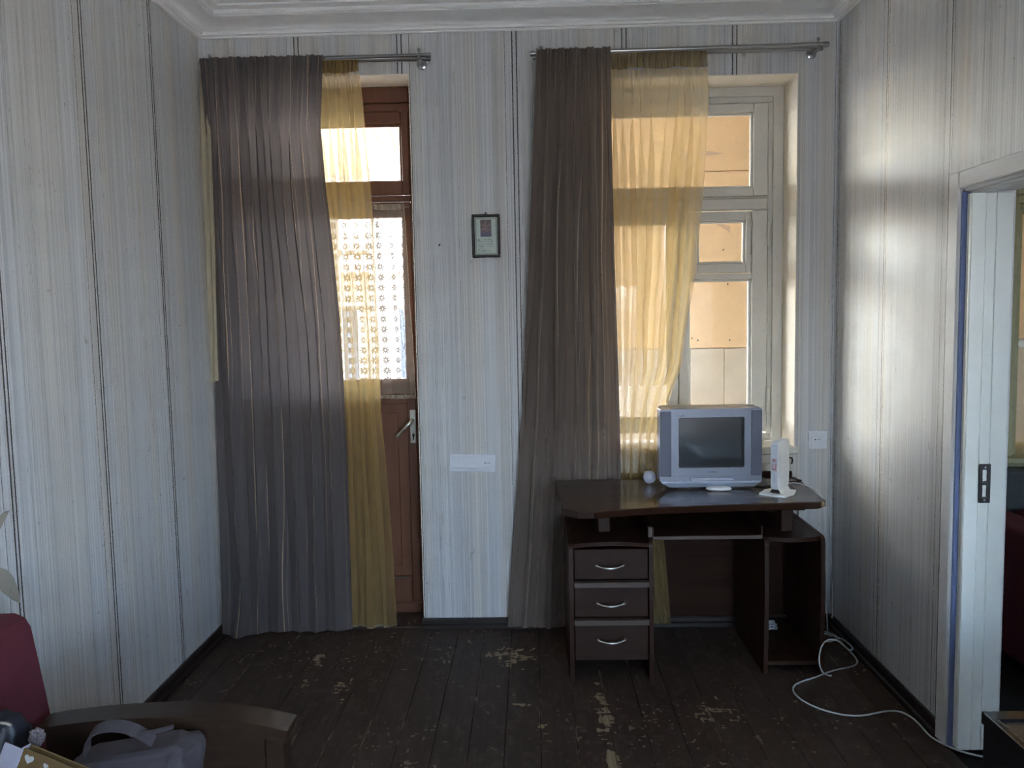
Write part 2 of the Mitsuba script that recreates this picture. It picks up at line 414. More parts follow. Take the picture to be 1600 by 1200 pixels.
def sash(name, x0, x1, z0, z1, gx0, gx1, gz0, gz1, y0=Y0, y1=Y1, m=None, glass=True):
    """a sash of four members round a pane with a putty bead."""
    m = m or M_white
    s = part(W, name, cat(cbox(x0, gx0, y0, y1, z0, z1, 0.004), cbox(gx1, x1, y0, y1, z0, z1, 0.004), cbox(gx0, gx1, y0 + 0.0008, y1 - 0.0008, z0, gz0, 0.003), cbox(gx0, gx1, y0 + 0.0008, y1 - 0.0008, gz1, z1, 0.003)), m)
    b = 0.012
    part(s, 'bead', cat(cbox(gx0, gx0 + b, y0 + 0.012, y0 + 0.034, gz0, gz1, 0.003), cbox(gx1 - b, gx1, y0 + 0.012, y0 + 0.034, gz0, gz1, 0.003),
                        cbox(gx0 + b, gx1 - b, y0 + 0.012, y0 + 0.034, gz0, gz0 + b, 0.003), cbox(gx0 + b, gx1 - b, y0 + 0.012, y0 + 0.034, gz1 - b, gz1, 0.003)), M_white)
    if glass:
        yy = y0 + 0.036
        part(s, 'pane', (np.array([[gx0, yy, gz0], [gx1, yy, gz0], [gx1, yy, gz1], [gx0, yy, gz1]]), np.array([[0, 1, 2, 3]])), M_glass)
    return s


sash('transom_sash', 0.290, FX - 0.003, 2.106, 2.552, 0.36, 1.108, 2.145, 2.510)
sash('left_casement', 0.290, 0.738, 0.930, 2.036, 0.345, 0.690, 1.0, 1.985)
# right casement, its upper quarter a small vent sash
rc = part(W, 'right_casement', cat(cbox(0.742, 0.785, Y0, Y1, 0.930, 2.036, 0.004), cbox(1.102, FX - 0.003, Y0, Y1, 0.930, 2.036, 0.004), cbox(0.785, 1.102, Y0 + 0.001, Y1 - 0.001, 0.930, 1.0, 0.003), cbox(0.785, 1.102, Y0 + 0.001, Y1 - 0.001, 1.700, 1.726, 0.003)), M_white)
b = 0.013
part(rc, 'bead', cat(cbox(0.785, 0.785 + b, Y0 + 0.012, Y0 + 0.034, 1.0, 1.70, 0.003), cbox(1.102 - b, 1.102, Y0 + 0.012, Y0 + 0.034, 1.0, 1.70, 0.003), cbox(0.785 + b, 1.102 - b, Y0 + 0.012, Y0 + 0.034, 1.70 - b, 1.70, 0.003)), M_white)
yy = Y0 + 0.036
part(rc, 'pane', (np.array([[0.785, yy, 1.0], [1.102, yy, 1.0], [1.102, yy, 1.7], [0.785, yy, 1.7]]), np.array([[0, 1, 2, 3]])), M_glass)
sash('vent_sash', 0.789, 1.099, 1.730, 2.032, 0.832, 1.072, 1.776, 1.988)
for z in (1.92, 1.09, 1.50):
    if z != 1.50:
        h = part(W, 'hinge', cat(tube([(FX + 0.002, 4.132, z - 0.055), (FX + 0.002, 4.132, z + 0.055)], 0.0085, 12), xf(trimesh.creation.icosphere(2, 0.0085), loc=(FX + 0.002, 4.132, z + 0.058)), xf(trimesh.creation.icosphere(2, 0.0085), loc=(FX + 0.002, 4.132, z - 0.058))), M_white, smooth=40)
for z in (1.97, 1.80):
    part(W, 'vent_hinge', cbox(1.094, 1.100, Y0 - 0.004, Y0 + 0.002, z - 0.018, z + 0.018, 0.001), M_white)
# sill board and the boxed apron below it
part(W, 'sill_board', cbox(WX0 - 0.01, 1.276, 3.931, 4.16, 0.848, 0.884, 0.006), M_white)
part(W, 'sill_apron', cat(cbox(WX0, 1.246, 3.936, 3.949, 0.766, 0.846, 0.004), cbox(WX0, 1.246, 3.932, 3.938, 0.803, 0.809, 0.002)), M_white)
part(W, 'latch_hook', tube(curve([(1.205, 3.918, 0.832), (1.225, 3.908, 0.836), (1.238, 3.910, 0.832), (1.240, 3.912, 0.815), (1.236, 3.914, 0.806)], 24), 0.0035, 8), M_blackmetal, smooth=40)
part(W, 'latch_plate', cbox(1.20, 1.240, 3.928, 3.936, 0.820, 0.838, 0.002), M_nickel)
# rags and putty caulking crumpled at the foot of the sash
lump = trimesh.creation.icosphere(3, 1.0)
lv = np.array(lump.vertices)
lv *= (1 + 0.5 * (meshkit.fbm(lv * 2.2 + 5, 3) - 0.5))[:, None]
part(W, 'caulking_strip', xf(trimesh.Trimesh(lv, lump.faces, process=False), loc=(1.150, 4.115, 0.905), scale=(0.05, 0.018, 0.022)), M_white, smooth=True)

# ------------------------------------------------------------------ balcony door
Dn = 'door_1'
tag(Dn, 'red brown glazed wooden balcony door with transom light', kind='structure')
dy0, dy1 = 4.15, 4.20
part(Dn, 'frame_jamb', cbox(-0.590, DX1 - e, dy0 - 0.012, 4.27, 0.004, DZ - e, 0.004), M_doorwood)
part(Dn, 'frame_jamb', cbox(DX0 + e, -1.365, dy0 - 0.012, 4.27, 0.004, DZ - e, 0.004), M_doorwood)
part(Dn, 'frame_head', cbox(-1.365, -0.590, dy0 - 0.010, 4.268, 2.600, DZ - e, 0.004), M_doorwood)
part(Dn, 'frame_head', cbox(-1.365, -0.590, dy0 - 0.002, 4.266, 2.560, 2.598, 0.004), M_doorwood)
ts = part(Dn, 'transom_sash', cat(cbox(-1.363, -1.30, dy0, dy1, 2.150, 2.558, 0.004), cbox(-0.632, -0.592, dy0, dy1, 2.150, 2.558, 0.004), cbox(-1.30, -0.632, dy0 + 0.001, dy1 - 0.001, 2.150, 2.222, 0.004), cbox(-1.30, -0.632, dy0 + 0.001, dy1 - 0.001, 2.498, 2.558, 0.004)), M_doorwood)
part(ts, 'bead', cat(cbox(-1.30, -1.288, dy0 + 0.008, dy0 + 0.026, 2.222, 2.498, 0.002), cbox(-0.641, -0.632, dy0 + 0.008, dy0 + 0.026, 2.222, 2.498, 0.002), cbox(-1.288, -0.641, dy0 + 0.008, dy0 + 0.026, 2.486, 2.498, 0.002)), M_doorwood)
part(ts, 'pane', (np.array([[-1.30, dy0 + 0.03, 2.222], [-0.632, dy0 + 0.03, 2.222], [-0.632, dy0 + 0.03, 2.498], [-1.30, dy0 + 0.03, 2.498]]), np.array([[0, 1, 2, 3]])), M_glass)
part(Dn, 'transom_bar', cbox(-1.365, -0.590, dy0 - 0.006, 4.262, 2.118, 2.146, 0.004), M_doorlow)
lf = part(Dn, 'leaf', cat(cbox(-1.362, -1.28, dy0, dy1, 0.062, 2.114, 0.004), cbox(-0.640, -0.593, dy0, dy1, 0.062, 2.114, 0.004), cbox(-1.28, -0.640, dy0 + 0.001, dy1 - 0.001, 2.040, 2.114, 0.003),
                          cbox(-1.28, -0.640, dy0 + 0.001, dy1 - 0.001, 1.10, 1.228, 0.003), cbox(-1.28, -0.640, dy0 + 0.001, dy1 - 0.001, 0.062, 0.20, 0.003)), M_doorlow)
part(lf, 'panel', cat(cbox(-1.28, -0.640, dy0 + 0.014, dy1 - 0.012, 0.20, 1.10), cbox(-1.235, -0.690, dy0 + 0.006, dy0 + 0.016, 0.25, 1.055, 0.006)), M_doorlow)
part(lf, 'pane', (np.array([[-1.28, dy0 + 0.03, 1.228], [-0.640, dy0 + 0.03, 1.228], [-0.640, dy0 + 0.03, 2.04], [-1.28, dy0 + 0.03, 2.04]]), np.array([[0, 1, 2, 3]])), M_glass)
part(Dn, 'threshold', cbox(-1.365, -0.590, dy0 - 0.01, 4.27, 0.004, 0.058, 0.005), M_doorlow)
part(lf, 'handle_plate', cbox(-0.629, -0.597, dy0 - 0.006, dy0 + 0.001, 0.896, 1.068, 0.003), M_nickel)
hp = curve([(-0.612, dy0 - 0.004, 1.018), (-0.612, dy0 - 0.045, 1.018), (-0.622, dy0 - 0.055, 1.008), (-0.652, dy0 - 0.056, 0.977), (-0.690, dy0 - 0.053, 0.938)], 40)
part(lf, 'lever', cat(tube(hp, np.r_[np.full(20, 0.0085), np.linspace(0.0095, 0.0078, 20)], 12), xf(lathe([(0, 0), (0.0155, 0), (0.0155, 0.006), (0.012, 0.008), (0, 0.008)], 20), [(90, [1, 0, 0])], (-0.612, dy0 - 0.005, 1.018))), M_nickel, smooth=35)
part(lf, 'keyhole', cat(xf(trimesh.creation.cylinder(0.007, 0.004, sections=16), [(90, [1, 0, 0])], (-0.612, dy0 - 0.0065, 0.940)), cbox(-0.615, -0.609, dy0 - 0.0085, dy0 - 0.0045, 0.915, 0.938)), M_hole)
part(lf, 'pale_strip', cbox(-0.830, -0.660, dy0 - 0.003, dy0 + 0.008, 0.186, 0.198, 0.002), M_edge, label='pale bare strip at the foot of the door')

# ------------------------------------------------------------------ doorway on the right: casing and folding door
part('trim_2', 'side_casing', cbox(XR - 0.016, XR + 0.001, OY1 - 0.004, 2.870, 0.001, 1.990, 0.004), M_case)
part('trim_2', 'side_casing', cbox(XR - 0.016, XR + 0.001, OY0 - 0.062, OY0 + 0.004, 0.001, 1.990, 0.004), M_case)
part('trim_2', 'head_casing', cbox(XR - 0.0155, XR + 0.001, OY0 + 0.004, OY1 - 0.004, OZ - 0.004, 1.990, 0.004), M_case)
part('trim_2', 'jamb_lining', cbox(XR - 0.006, XR + 0.016, OY1 - 0.016, OY1 - 0.0042, 0.0, OZ - 0.013, 0.002), M_bluejamb, label='narrow blue strip of the jamb')
part('trim_2', 'jamb_lining', cbox(XR + 0.0165, XR + RW, OY1 - 0.012, OY1, 0.0, OZ, 0.002), M_case)
part('trim_2', 'jamb_lining', cbox(XR + 0.001, XR + RW, OY0, OY0 + 0.012, 0.0, OZ, 0.002), M_case)
part('trim_2', 'head_lining', cbox(XR + 0.001, XR + RW, OY0 + 0.012, OY1 - 0.012, OZ - 0.012, OZ, 0.002), M_case)
tag('trim_2', 'white door casing around the doorway in the right wall', kind='structure')

FD = 'door_2'
tag(FD, 'pale folding door pushed open in the right doorway', kind='structure')
fy = 2.752
fz0, fz1 = 0.012, 1.913
part(FD, 'folded_panel', cbox(1.450, 1.592, 2.772, 2.779, fz0, fz1, 0.002), M_pvc)
part(FD, 'folded_panel', cbox(1.450, 1.592, 2.782, 2.789, fz0, fz1, 0.002), M_pvc)
part(FD, 'leading_slat', cbox(1.446, 1.4938, fy, fy + 0.016, fz0, fz1, 0.003), M_pvc)
part(FD, 'leading_slat', cbox(1.4940, 1.5270, fy + 0.0015, fy + 0.016, fz0, fz1, 0.002), M_pvc)
part(FD, 'leading_slat', cbox(1.5272, 1.584, fy, fy + 0.016, fz0, fz1, 0.003), M_pvc)
part(FD, 'head_track', cbox(XR + 0.02, XR + 0.075, OY0 + 0.012, OY1 - 0.014, 1.914, OZ - 0.012, 0.002), M_case)
hd = part(FD, 'pull_handle', ext(sbox(1.4975, 0.886, 1.5285, 1.012).buffer(0.003).difference(sbox(1.505, 0.903, 1.521, 0.943)).difference(sbox(1.505, 0.956, 1.521, 0.996)), 1, fy - 0.004, fy + 0.005), M_blackmetal, label='black recessed pull handle')
part(hd, 'finger_lip', cat(cbox(1.504, 1.522, fy - 0.0055, fy - 0.0025, 0.9005, 0.903), cbox(1.504, 1.522, fy - 0.0055, fy - 0.0025, 0.952, 0.955)), M_steel)
part(hd, 'screw', cat(*[xf(trimesh.creation.cylinder(0.003, 0.002, sections=10), [(90, [1, 0, 0])], (1.513, fy - 0.005, z)) for z in (0.8935, 1.004)]), M_nickel)

# ------------------------------------------------------------------ veranda outside and neighbouring room
M_peach = mat('peach_wall_board', worn_paint((0.68, 0.485, 0.285), (0.36, 0.23, 0.14), 41.0, 0.15), 0.6)
M_dado = mat('pale_dado_board', worn_paint((0.52, 0.46, 0.37), (0.36, 0.27, 0.19), 43.0, 0.15), 0.6)
M_plank = mat('pale_ceiling_plank', wood((0.46, 0.40, 0.27), (0.56, 0.49, 0.35), 45.0, axis=1, freq=50.0), 0.6)
M_verfloor = mat('veranda_floor', (0.20, 0.17, 0.14), 0.7)
M_vertimber = mat('veranda_white_timber', (0.62, 0.58, 0.50), 0.5)
M_facade = mat('facade_plaster', (0.60, 0.52, 0.42), 0.8)
M_olive = mat('olive_paint', worn_paint((0.34, 0.32, 0.17), (0.2, 0.18, 0.1), 47.0), 0.5)

PX0 = 0.42
wv = add('wall_veranda', cbox(PX0, OX1, PEACH_Y + 0.02, PEACH_Y + 0.14, 0, 3.3), M_facade, label='wall of the veranda outside the window, clad in peach boards over pale dado boards', kind='structure')
part(wv, 'peach_board', cbox(PX0, OX1, PEACH_Y, PEACH_Y + 0.02, 2.473, 3.2, 0.002), M_peach)
part(wv, 'peach_board', cbox(PX0, OX1, PEACH_Y + 0.001, PEACH_Y + 0.02, 1.292, 2.468, 0.002), M_peach)
xd = [PX0, 0.78, 1.08, 1.31, 1.60, 1.9, 2.3, 2.7, 3.1, 3.6, 4.2]
for a, b in zip(xd[:-1], xd[1:]):
    part(wv, 'dado_board', cbox(a + 0.0015, b - 0.0015, PEACH_Y - 0.004, PEACH_Y + 0.02, 0.0, 1.286, 0.003), M_dado)
M_shademark = mat('torn_paper_mark', (0.50, 0.36, 0.25), 0.6)  # darker wedges: shade on the veranda wall painted as thin marks
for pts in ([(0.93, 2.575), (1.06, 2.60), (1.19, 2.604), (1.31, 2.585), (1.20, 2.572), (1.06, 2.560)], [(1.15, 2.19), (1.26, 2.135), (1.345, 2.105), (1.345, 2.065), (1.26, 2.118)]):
    part(wv, 'torn_mark', ext(Polygon(pts), 1, PEACH_Y - 0.0012, PEACH_Y + 0.0012), M_shademark, label='grey wedge of shade painted on the peach board')
for (x, z) in ((1.15, 1.86), (1.09, 1.36), (1.13, 1.345), (1.345, 1.342), (1.30, 1.95), (1.33, 1.72), (0.60, 2.43), (0.72, 2.44)):
    part(wv, 'nail_head', xf(lathe([(0, 0), (0.005, 0), (0.004, 0.002), (0, 0.003)], 10), [(90, [1, 0, 0])], (x, PEACH_Y - 0.0005, z)), M_dark)

add('wall_veranda_end', cbox(OX1, OX1 + 0.15, D + WT, PEACH_Y, 0, 3.3), M_facade, label='unseen end wall added to keep sky light out of the veranda', kind='structure')  # unseen wall added to block sky light from this end
# sloping plank ceiling of the veranda
zc0, zc1, yc0, yc1 = 3.02, 2.64, D + WT, OY_OUT
add('ceiling_veranda', (np.array([[OX0, yc0, zc0 + 0.06], [OX1, yc0, zc0 + 0.06], [OX1, yc1 + 0.3, zc1 + 0.06 - 0.06], [OX0, yc1 + 0.3, zc1]]), np.array([[0, 1, 2, 3]])), M_vertimber, label='roof above the veranda ceiling planks', kind='structure')
pw = 0.098
nx = int((0.6 - OX0) / pw)
for i in range(nx):
    a, b = OX0 + i * pw + 0.002, OX0 + (i + 1) * pw - 0.002
    v = np.array([[x, y, z + dz] for dz in (0, 0.018) for (x, y, z) in ((a, yc0, zc0), (b, yc0, zc0), (b, yc1, zc1), (a, yc1, zc1))])
    part('ceiling_veranda', 'plank', (v, np.array([[0, 3, 2, 1], [4, 5, 6, 7], [0, 1, 5, 4], [1, 2, 6, 5], [2, 3, 7, 6], [3, 0, 4, 7]])), M_plank)
add('floor_veranda', cbox(OX0, OX1, D + WT, OY_OUT, -0.024, 0.0), M_verfloor, label='veranda floor outside the balcony door', kind='structure')
vs = 'window_3'
tag(vs, 'glazed timber screen on the open side of the veranda', kind='structure')
for x in (-3.15, -2.62, -2.09, -1.56, -1.24, -0.95, -0.30, 0.36):
    part(vs, 'post', cbox(x - 0.03, x + 0.03, OY_OUT - 0.12, OY_OUT - 0.05, 0, 2.66, 0.004), M_vertimber)
for z, h in ((0.98, 0.07), (1.62, 0.03), (2.06, 0.04)):
    part(vs, 'rail', cbox(OX0, PX0, OY_OUT - 0.115, OY_OUT - 0.055, z - h / 2, z + h / 2, 0.004), M_vertimber)
for i, x in enumerate(np.arange(OX0, PX0 - 0.05, 0.12)):
    part(vs, 'parapet_board', cbox(x + 0.002, x + 0.118, OY_OUT - 0.10, OY_OUT - 0.08, 0.0, 0.95, 0.002), M_vertimber)

# pale house added across the yard to dim the sky behind the lace
k = 'yard_house'
tag(k, 'pale cream house added across the yard to dim the sky behind the lace', 'house')
part(k, 'wall', cbox(-5.2, 2.0, 14.0, 18.0, -6.0, 2.35), mat('yard_house_plaster', worn_paint((0.60, 0.52, 0.40), (0.42, 0.36, 0.27), 53.0), 0.8))
part(k, 'roof', ext(Polygon([(13.6, 2.30), (18.4, 2.30), (16.0, 3.1)]), 0, -5.5, 2.3), mat('yard_roof_sheet', (0.40, 0.38, 0.36), 0.5))
for x in (-4.4, -3.2, -2.0, -0.8, 0.4):
    w_ = part(k, 'window', cat(cbox(x - 0.30, x - 0.24, 13.96, 14.02, 0.4, 1.8), cbox(x + 0.24, x + 0.30, 13.96, 14.02, 0.4, 1.8), cbox(x - 0.24, x + 0.24, 13.962, 14.02, 1.74, 1.8), cbox(x - 0.24, x + 0.24, 13.962, 14.02, 0.4, 0.46)), M_vertimber)
    part(w_, 'pane', cbox(x - 0.24, x + 0.24, 13.985, 13.995, 0.46, 1.74), mat('yard_window_glass', (0.10, 0.12, 0.14), 0.1) if x == -4.4 else 'mat_yard_window_glass')

# neighbouring room behind the doorway
nfac = sbox(XR + 0.001, 0.0, OX1, 3.2).difference(sbox(NW[0], NW[2], NW[1], NW[3]))
add('wall_neighbour_back', ext(nfac, 1, D, D + WT), M_olive, label='olive painted facade wall of the neighbouring room', kind='structure')
add('wall_neighbour_side', cbox(OX1, OX1 + 0.2, YB, D, 0, 3.0), M_plain, label='far wall of the neighbouring room', kind='structure')
add('wall_neighbour_rear', ext(sbox(XR + RW, 0, OX1, 3.0).difference(sbox(2.8, 0.9, 3.5, 2.1)), 1, -0.2, 0.0), M_plain, label='rear wall of the neighbouring room with an opening added for light', kind='structure')  # unseen opening added to bring light into this room
nw = 'window_4'
tag(nw, 'olive framed window of the neighbouring room', kind='structure')
part(nw, 'frame_jamb', cbox(NW[0], NW[0] + 0.045, 4.0, 4.08, NW[2], NW[3], 0.004), M_olive)
part(nw, 'frame_jamb', cbox(NW[1] - 0.045, NW[1], 4.0, 4.08, NW[2], NW[3], 0.004), M_olive)
part(nw, 'frame_head', cbox(NW[0], NW[1], 4.002, 4.082, NW[3] - 0.04, NW[3], 0.004), M_olive)
part(nw, 'transom', cbox(NW[0], NW[1], 4.002, 4.082, 1.34, 1.38, 0.004), M_reveal)
part(nw, 'sill', cbox(NW[0] - 0.05, NW[1] + 0.05, 3.90, 4.1, NW[2] - 0.03, NW[2], 0.004), M_olive)
part(nw, 'head_board', cbox(NW[0] - 0.12, NW[1] + 0.12, 3.935, 3.949, 2.055, 2.30, 0.004), M_olive)
part(nw, 'side_board', cbox(NW[0] - 0.10, NW[0] - 0.01, 3.935, 3.949, 0.82, 2.05, 0.004), M_olive)
yy = 4.05
part(nw, 'pane', (np.array([[NW[0], yy, NW[2]], [NW[1], yy, NW[2]], [NW[1], yy, NW[3]], [NW[0], yy, NW[3]]]), np.array([[0, 1, 2, 3]])), M_glass)

M_red = mat('dark_red_upholstery', worn_paint((0.080, 0.009, 0.018), (0.04, 0.02, 0.018), 51.0, 0.6), 0.85, sheen=0.3)
M_greyc = mat('dark_grey_upholstery', (0.05, 0.055, 0.052), 0.85)
s = 'red_sofa'
tag(s, 'dark red sofa seen through the doorway in the neighbouring room', 'sofa')
part(s, 'arm', rbox(2.02, 2.22, 2.95, 3.80, 0.03, 0.60, 0.04), M_red, smooth=40)
part(s, 'seat', rbox(2.225, 3.4, 2.95, 3.62, 0.03, 0.42, 0.04), M_red, smooth=40)
part(s, 'back', rbox(2.225, 3.4, 3.63, 3.83, 0.03, 0.60, 0.04), M_red, smooth=40)
add('grey_chest', rbox(2.05, 2.62, 3.845, 3.93, 0.0, 0.775, 0.02), M_greyc, smooth=40, label='dark grey chest standing behind the red sofa by the neighbouring window', cat='chest')

# ------------------------------------------------------------------ curtain rods


def curtain_rod(key, x0, x1, zl, zr, yfront, yback, xb, label):
    tag(key, label, 'curtain rod')
    zf = lambda x: zl + (zr - zl) * (x - x0) / (x1 - x0)
    for yy, r, dx in ((yfront, 0.0100, 0.0), (yback, 0.0095, 0.008)):
        part(key, 'rod', tube([(x0 + dx, yy, zf(x0)), (x1 - dx, yy, zf(x1))], r, 16), M_steel, smooth=40)
        for xx in (x0 + dx - 0.004, x1 - dx - 0.021):
            part(key, 'end_cap', xf(lathe([(0, 0), (r + 0.002, 0), (r + 0.002, 0.022), (r, 0.025), (0, 0.025)], 18), [(90, [0, 1, 0])], (xx, yy, zf(xx))), M_steel, smooth=35)
    for x in xb:
        z = zf(x)
        bk = part(key, 'bracket', cat(tube([(x, D - 0.001, z - 0.012), (x, yfront - 0.012, z - 0.012)], 0.007, 10), xf(lathe([(0, 0), (0.024, 0), (0.024, 0.004), (0.016, 0.008), (0, 0.009)], 20), [(90, [1, 0, 0])], (x, D - 0.0005, z - 0.012)),
                                      cbox(x - 0.010, x + 0.010, yfront - 0.013, yback + 0.012, z - 0.022, z - 0.009, 0.003)), M_steel, smooth=35)
        part(bk, 'ball_screw', cat(tube([(x, yfront, z + 0.006), (x, yfront, z + 0.020)], 0.0035, 8), xf(trimesh.creation.icosphere(2, 0.0085), loc=(x, yfront, z + 0.026))), M_steel, smooth=40)


curtain_rod('curtain_rod', -1.500, -0.440, 2.728, 2.732, 3.850, 3.905, (-1.456, -0.492), 'short double steel curtain rod above the balcony door')
curtain_rod('curtain_rod_001', 0.022, 1.362, 2.726, 2.733, 3.850, 3.905, (0.068, 1.319), 'long double steel curtain rod above the window')

# ------------------------------------------------------------------ curtains


def drape(topz, botz, left, right, y_of, nfold, amp, seed, width, nu=220, nv=70, pleat=0.010, ripple=0.3, lap=0.20):
    """a gathered cloth: left/right edges given as {z: x}; returns mesh and uv in metres of cloth."""
    r = np.random.default_rng(seed)
    u, v = np.meshgrid(np.linspace(0, 1, nu), np.linspace(0, 1, nv), indexing='ij')
    lz, lx = np.array(sorted(left.items())).T
    rz, rx = np.array(sorted(right.items())).T
    zz = topz + (botz - topz) * v
    x0, x1 = np.interp(zz, lz, lx), np.interp(zz, rz, rx)
    p = np.stack([u * 3.1 + seed, v * 1.2, u * 0 + seed], -1)
    ph = 2 * np.pi * (nfold * u + 0.9 * (meshkit.fbm(p * 1.3, 3, seed) - 0.5) + ripple * (meshkit.fbm(p * np.array([1, 3.0, 1]) + 9, 2, seed + 3) - 0.5))
    a = amp * (0.35 + 0.65 * np.clip(v * 5, 0, 1)) * (0.55 + 0.9 * meshkit.fbm(p * np.array([2.2, 0.6, 1]) + 4, 2, seed + 7))
    fine = pleat * np.clip(1 - v * 7, 0, 1)
    w = x1 - x0
    edge = np.clip(np.minimum(u, 1 - u) * 12, 0, 1)
    x = x0 + w * u + edge * (w / nfold) * lap * np.sin(2 * ph) * np.clip(v * 6, 0, 1)
    y = y_of(zz) + a * np.sin(ph) + fine * np.sin(ph * 3.0) + 0.004 * (meshkit.fbm(np.stack([u * 14, v * 16, u * 0], -1), 3, seed + 1) - 0.5)
    hem = 0.012 * (meshkit.noise(np.stack([u * 7, u * 0, u * 0], -1), seed) - 0.3)
    z = zz + hem * np.clip((v - 0.85) * 7, 0, 1)
    V = np.stack([x, y, z], -1).reshape(-1, 3)
    i, j = np.meshgrid(np.arange(nu - 1), np.arange(nv - 1), indexing='ij')
    q = np.stack([i * nv + j, i * nv + j + 1, (i + 1) * nv + j + 1, (i + 1) * nv + j], -1).reshape(-1, 4)
    uv = np.stack([u * width, zz], -1).reshape(-1, 2)
    return (V, q), uv


STRIPES = [(0.05, .0016, .6), (0.145, .0022, 1.), (0.16, .0010, .5), (0.262, .0014, .55), (0.31, .0024, 1.), (0.405, .0016, .7), (0.52, .0012, .5), (0.56, .0022, 1.), (0.575, .001, .5), (0.66, .0014, .6)]


def stripe_cloth(base, lite, gold, seed):
    def fn(p, n, uv):
        s = uv.x - dr.floor(uv.x / 0.70) * 0.70
        thread = noise(uv.x * 900.0, uv.y * 6.0, seed)
        slub = smoothstep(0.55, 0.9, noise(uv.x * 160.0, uv.y * 2.5, seed + 3))
        c = mix(base, lite, 0.45 * thread + 0.35 * slub)
        m = mi.Float(0)
        for o, w, k in STRIPES:
            m = dr.maximum(m, k * (1 - smoothstep(w * 0.7, w * 1.4, dr.abs(s - o))))
        broken = smoothstep(0.25, 0.55, noise(uv.x * 40.0, uv.y * 3.2, seed + 7))
        fleck = smoothstep(0.88, 0.95, noise(uv.x * 260.0, uv.y * 5.0, seed + 5)) * 0.12
        return mix(c, gold, dr.maximum(m * (0.45 + 0.55 * broken), fleck))
    return proc(fn)


def cloth(name, col, diff=0.5, rough=0.6, spec=0.3):
    scene['mat_' + name] = {'type': 'principledthin', 'base_color': col, 'roughness': rough, 'diff_trans': diff, 'spec_trans': 0.0, 'eta': 1.3}
    return 'mat_' + name


M_drape = cloth('dark_striped_drape', stripe_cloth((0.135, 0.118, 0.116), (0.185, 0.162, 0.155), (0.55, 0.40, 0.28), 2.0), 0.9, 0.55)
M_drape2 = cloth('brown_striped_drape', stripe_cloth((0.18, 0.145, 0.122), (0.25, 0.205, 0.175), (0.50, 0.40, 0.31), 4.0), 0.7, 0.55)
M_lining = cloth('cream_lining', {'type': 'rgb', 'value': [0.62, 0.55, 0.40]}, 0.9, 0.7)


def sheer(name, col, opacity, diff=1.0):
    def op(p, n, uv):
        return dr.clip(opacity + 0.16 * (noise(uv.x * 500.0, uv.y * 9.0, 1.0) - 0.5) + 0.12 * (noise(uv.x * 9.0, uv.y * 500.0, 2.0) - 0.5), 0, 1)
    scene['mat_' + name] = {'type': 'mask', 'opacity': proc(op), 'bsdf': {'type': 'principledthin', 'base_color': {'type': 'rgb', 'value': list(col)}, 'roughness': 0.5, 'diff_trans': diff, 'spec_trans': 0.0, 'eta': 1.3}}
    return 'mat_' + name


M_sheer = sheer('yellow_organza', (0.63, 0.475, 0.22), 0.36, 1.3)
M_sheerhead = sheer('organza_heading', (0.30, 0.20, 0.075), 0.86, 1.3)

yl = lambda z: np.interp(z, [0, 0.5, 2.4, 2.73], [3.865, 3.872, 3.864, 3.822])
k = 'dark_curtain'
tag(k, 'dark brown curtain with thin copper stripes drawn across the balcony door', 'curtain')
m_, uv = drape(2.738, 0.016, {2.73: -1.492, 2.14: -1.502, 1.545: -1.508, 0.934: -1.520, 0.0: -1.530}, {2.73: -0.924, 2.42: -0.959, 2.13: -0.946, 1.83: -0.924, 1.53: -0.905, 1.23: -0.899, 0.925: -0.895, 0.0: -0.900}, yl, 6.5, 0.018, 5, 1.15, 300, 90, 0.009, 0.3, 0.12)
V = m_[0]
u_ = (V[:, 0] + 1.53) / 0.63
V[:, 1] -= 0.075 * np.exp(-((u_ - 0.13) / 0.10) ** 2) * np.clip((0.22 - V[:, 2]) / 0.20, 0, 1) ** 1.5
part(k, 'cloth', m_, M_drape, smooth=True, uv=uv)
m_, uv = drape(2.72, 1.25, {2.73: -1.512, 2.0: -1.529, 0.9: -1.538}, {2.73: -1.472, 2.0: -1.480, 1.2: -1.50}, lambda z: 3.872 + 0 * z, 1.0, 0.012, 8, 0.2, 30, 40, 0.0)
part(k, 'lining_edge', m_, M_lining, smooth=True, uv=uv, label='cream lining edge by the side wall')

k = 'dark_curtain_001'
tag(k, 'dark brown striped curtain gathered at the left side of the window, hanging behind the desk', 'curtain')
yr = lambda z: np.interp(z, [0, 0.7, 0.95, 2.4, 2.73], [3.905, 3.908, 3.898, 3.864, 3.822])
m_, uv = drape(2.738, 0.016, {2.72: 0.045, 2.1: 0.011, 1.517: -0.023, 1.065: -0.052, 0.604: -0.091, 0.0: -0.142}, {2.72: 0.378, 2.39: 0.384, 1.8: 0.393, 1.2: 0.411, 0.75: 0.418, 0.0: 0.43}, yr, 5.0, 0.026, 12, 0.95, 260, 90, 0.009)
V = m_[0]
lowz = V[:, 2] < 1.0
V[lowz, 1] = np.clip(V[lowz, 1], 3.884, 3.903)
part(k, 'cloth', m_, M_drape2, smooth=True, uv=uv)

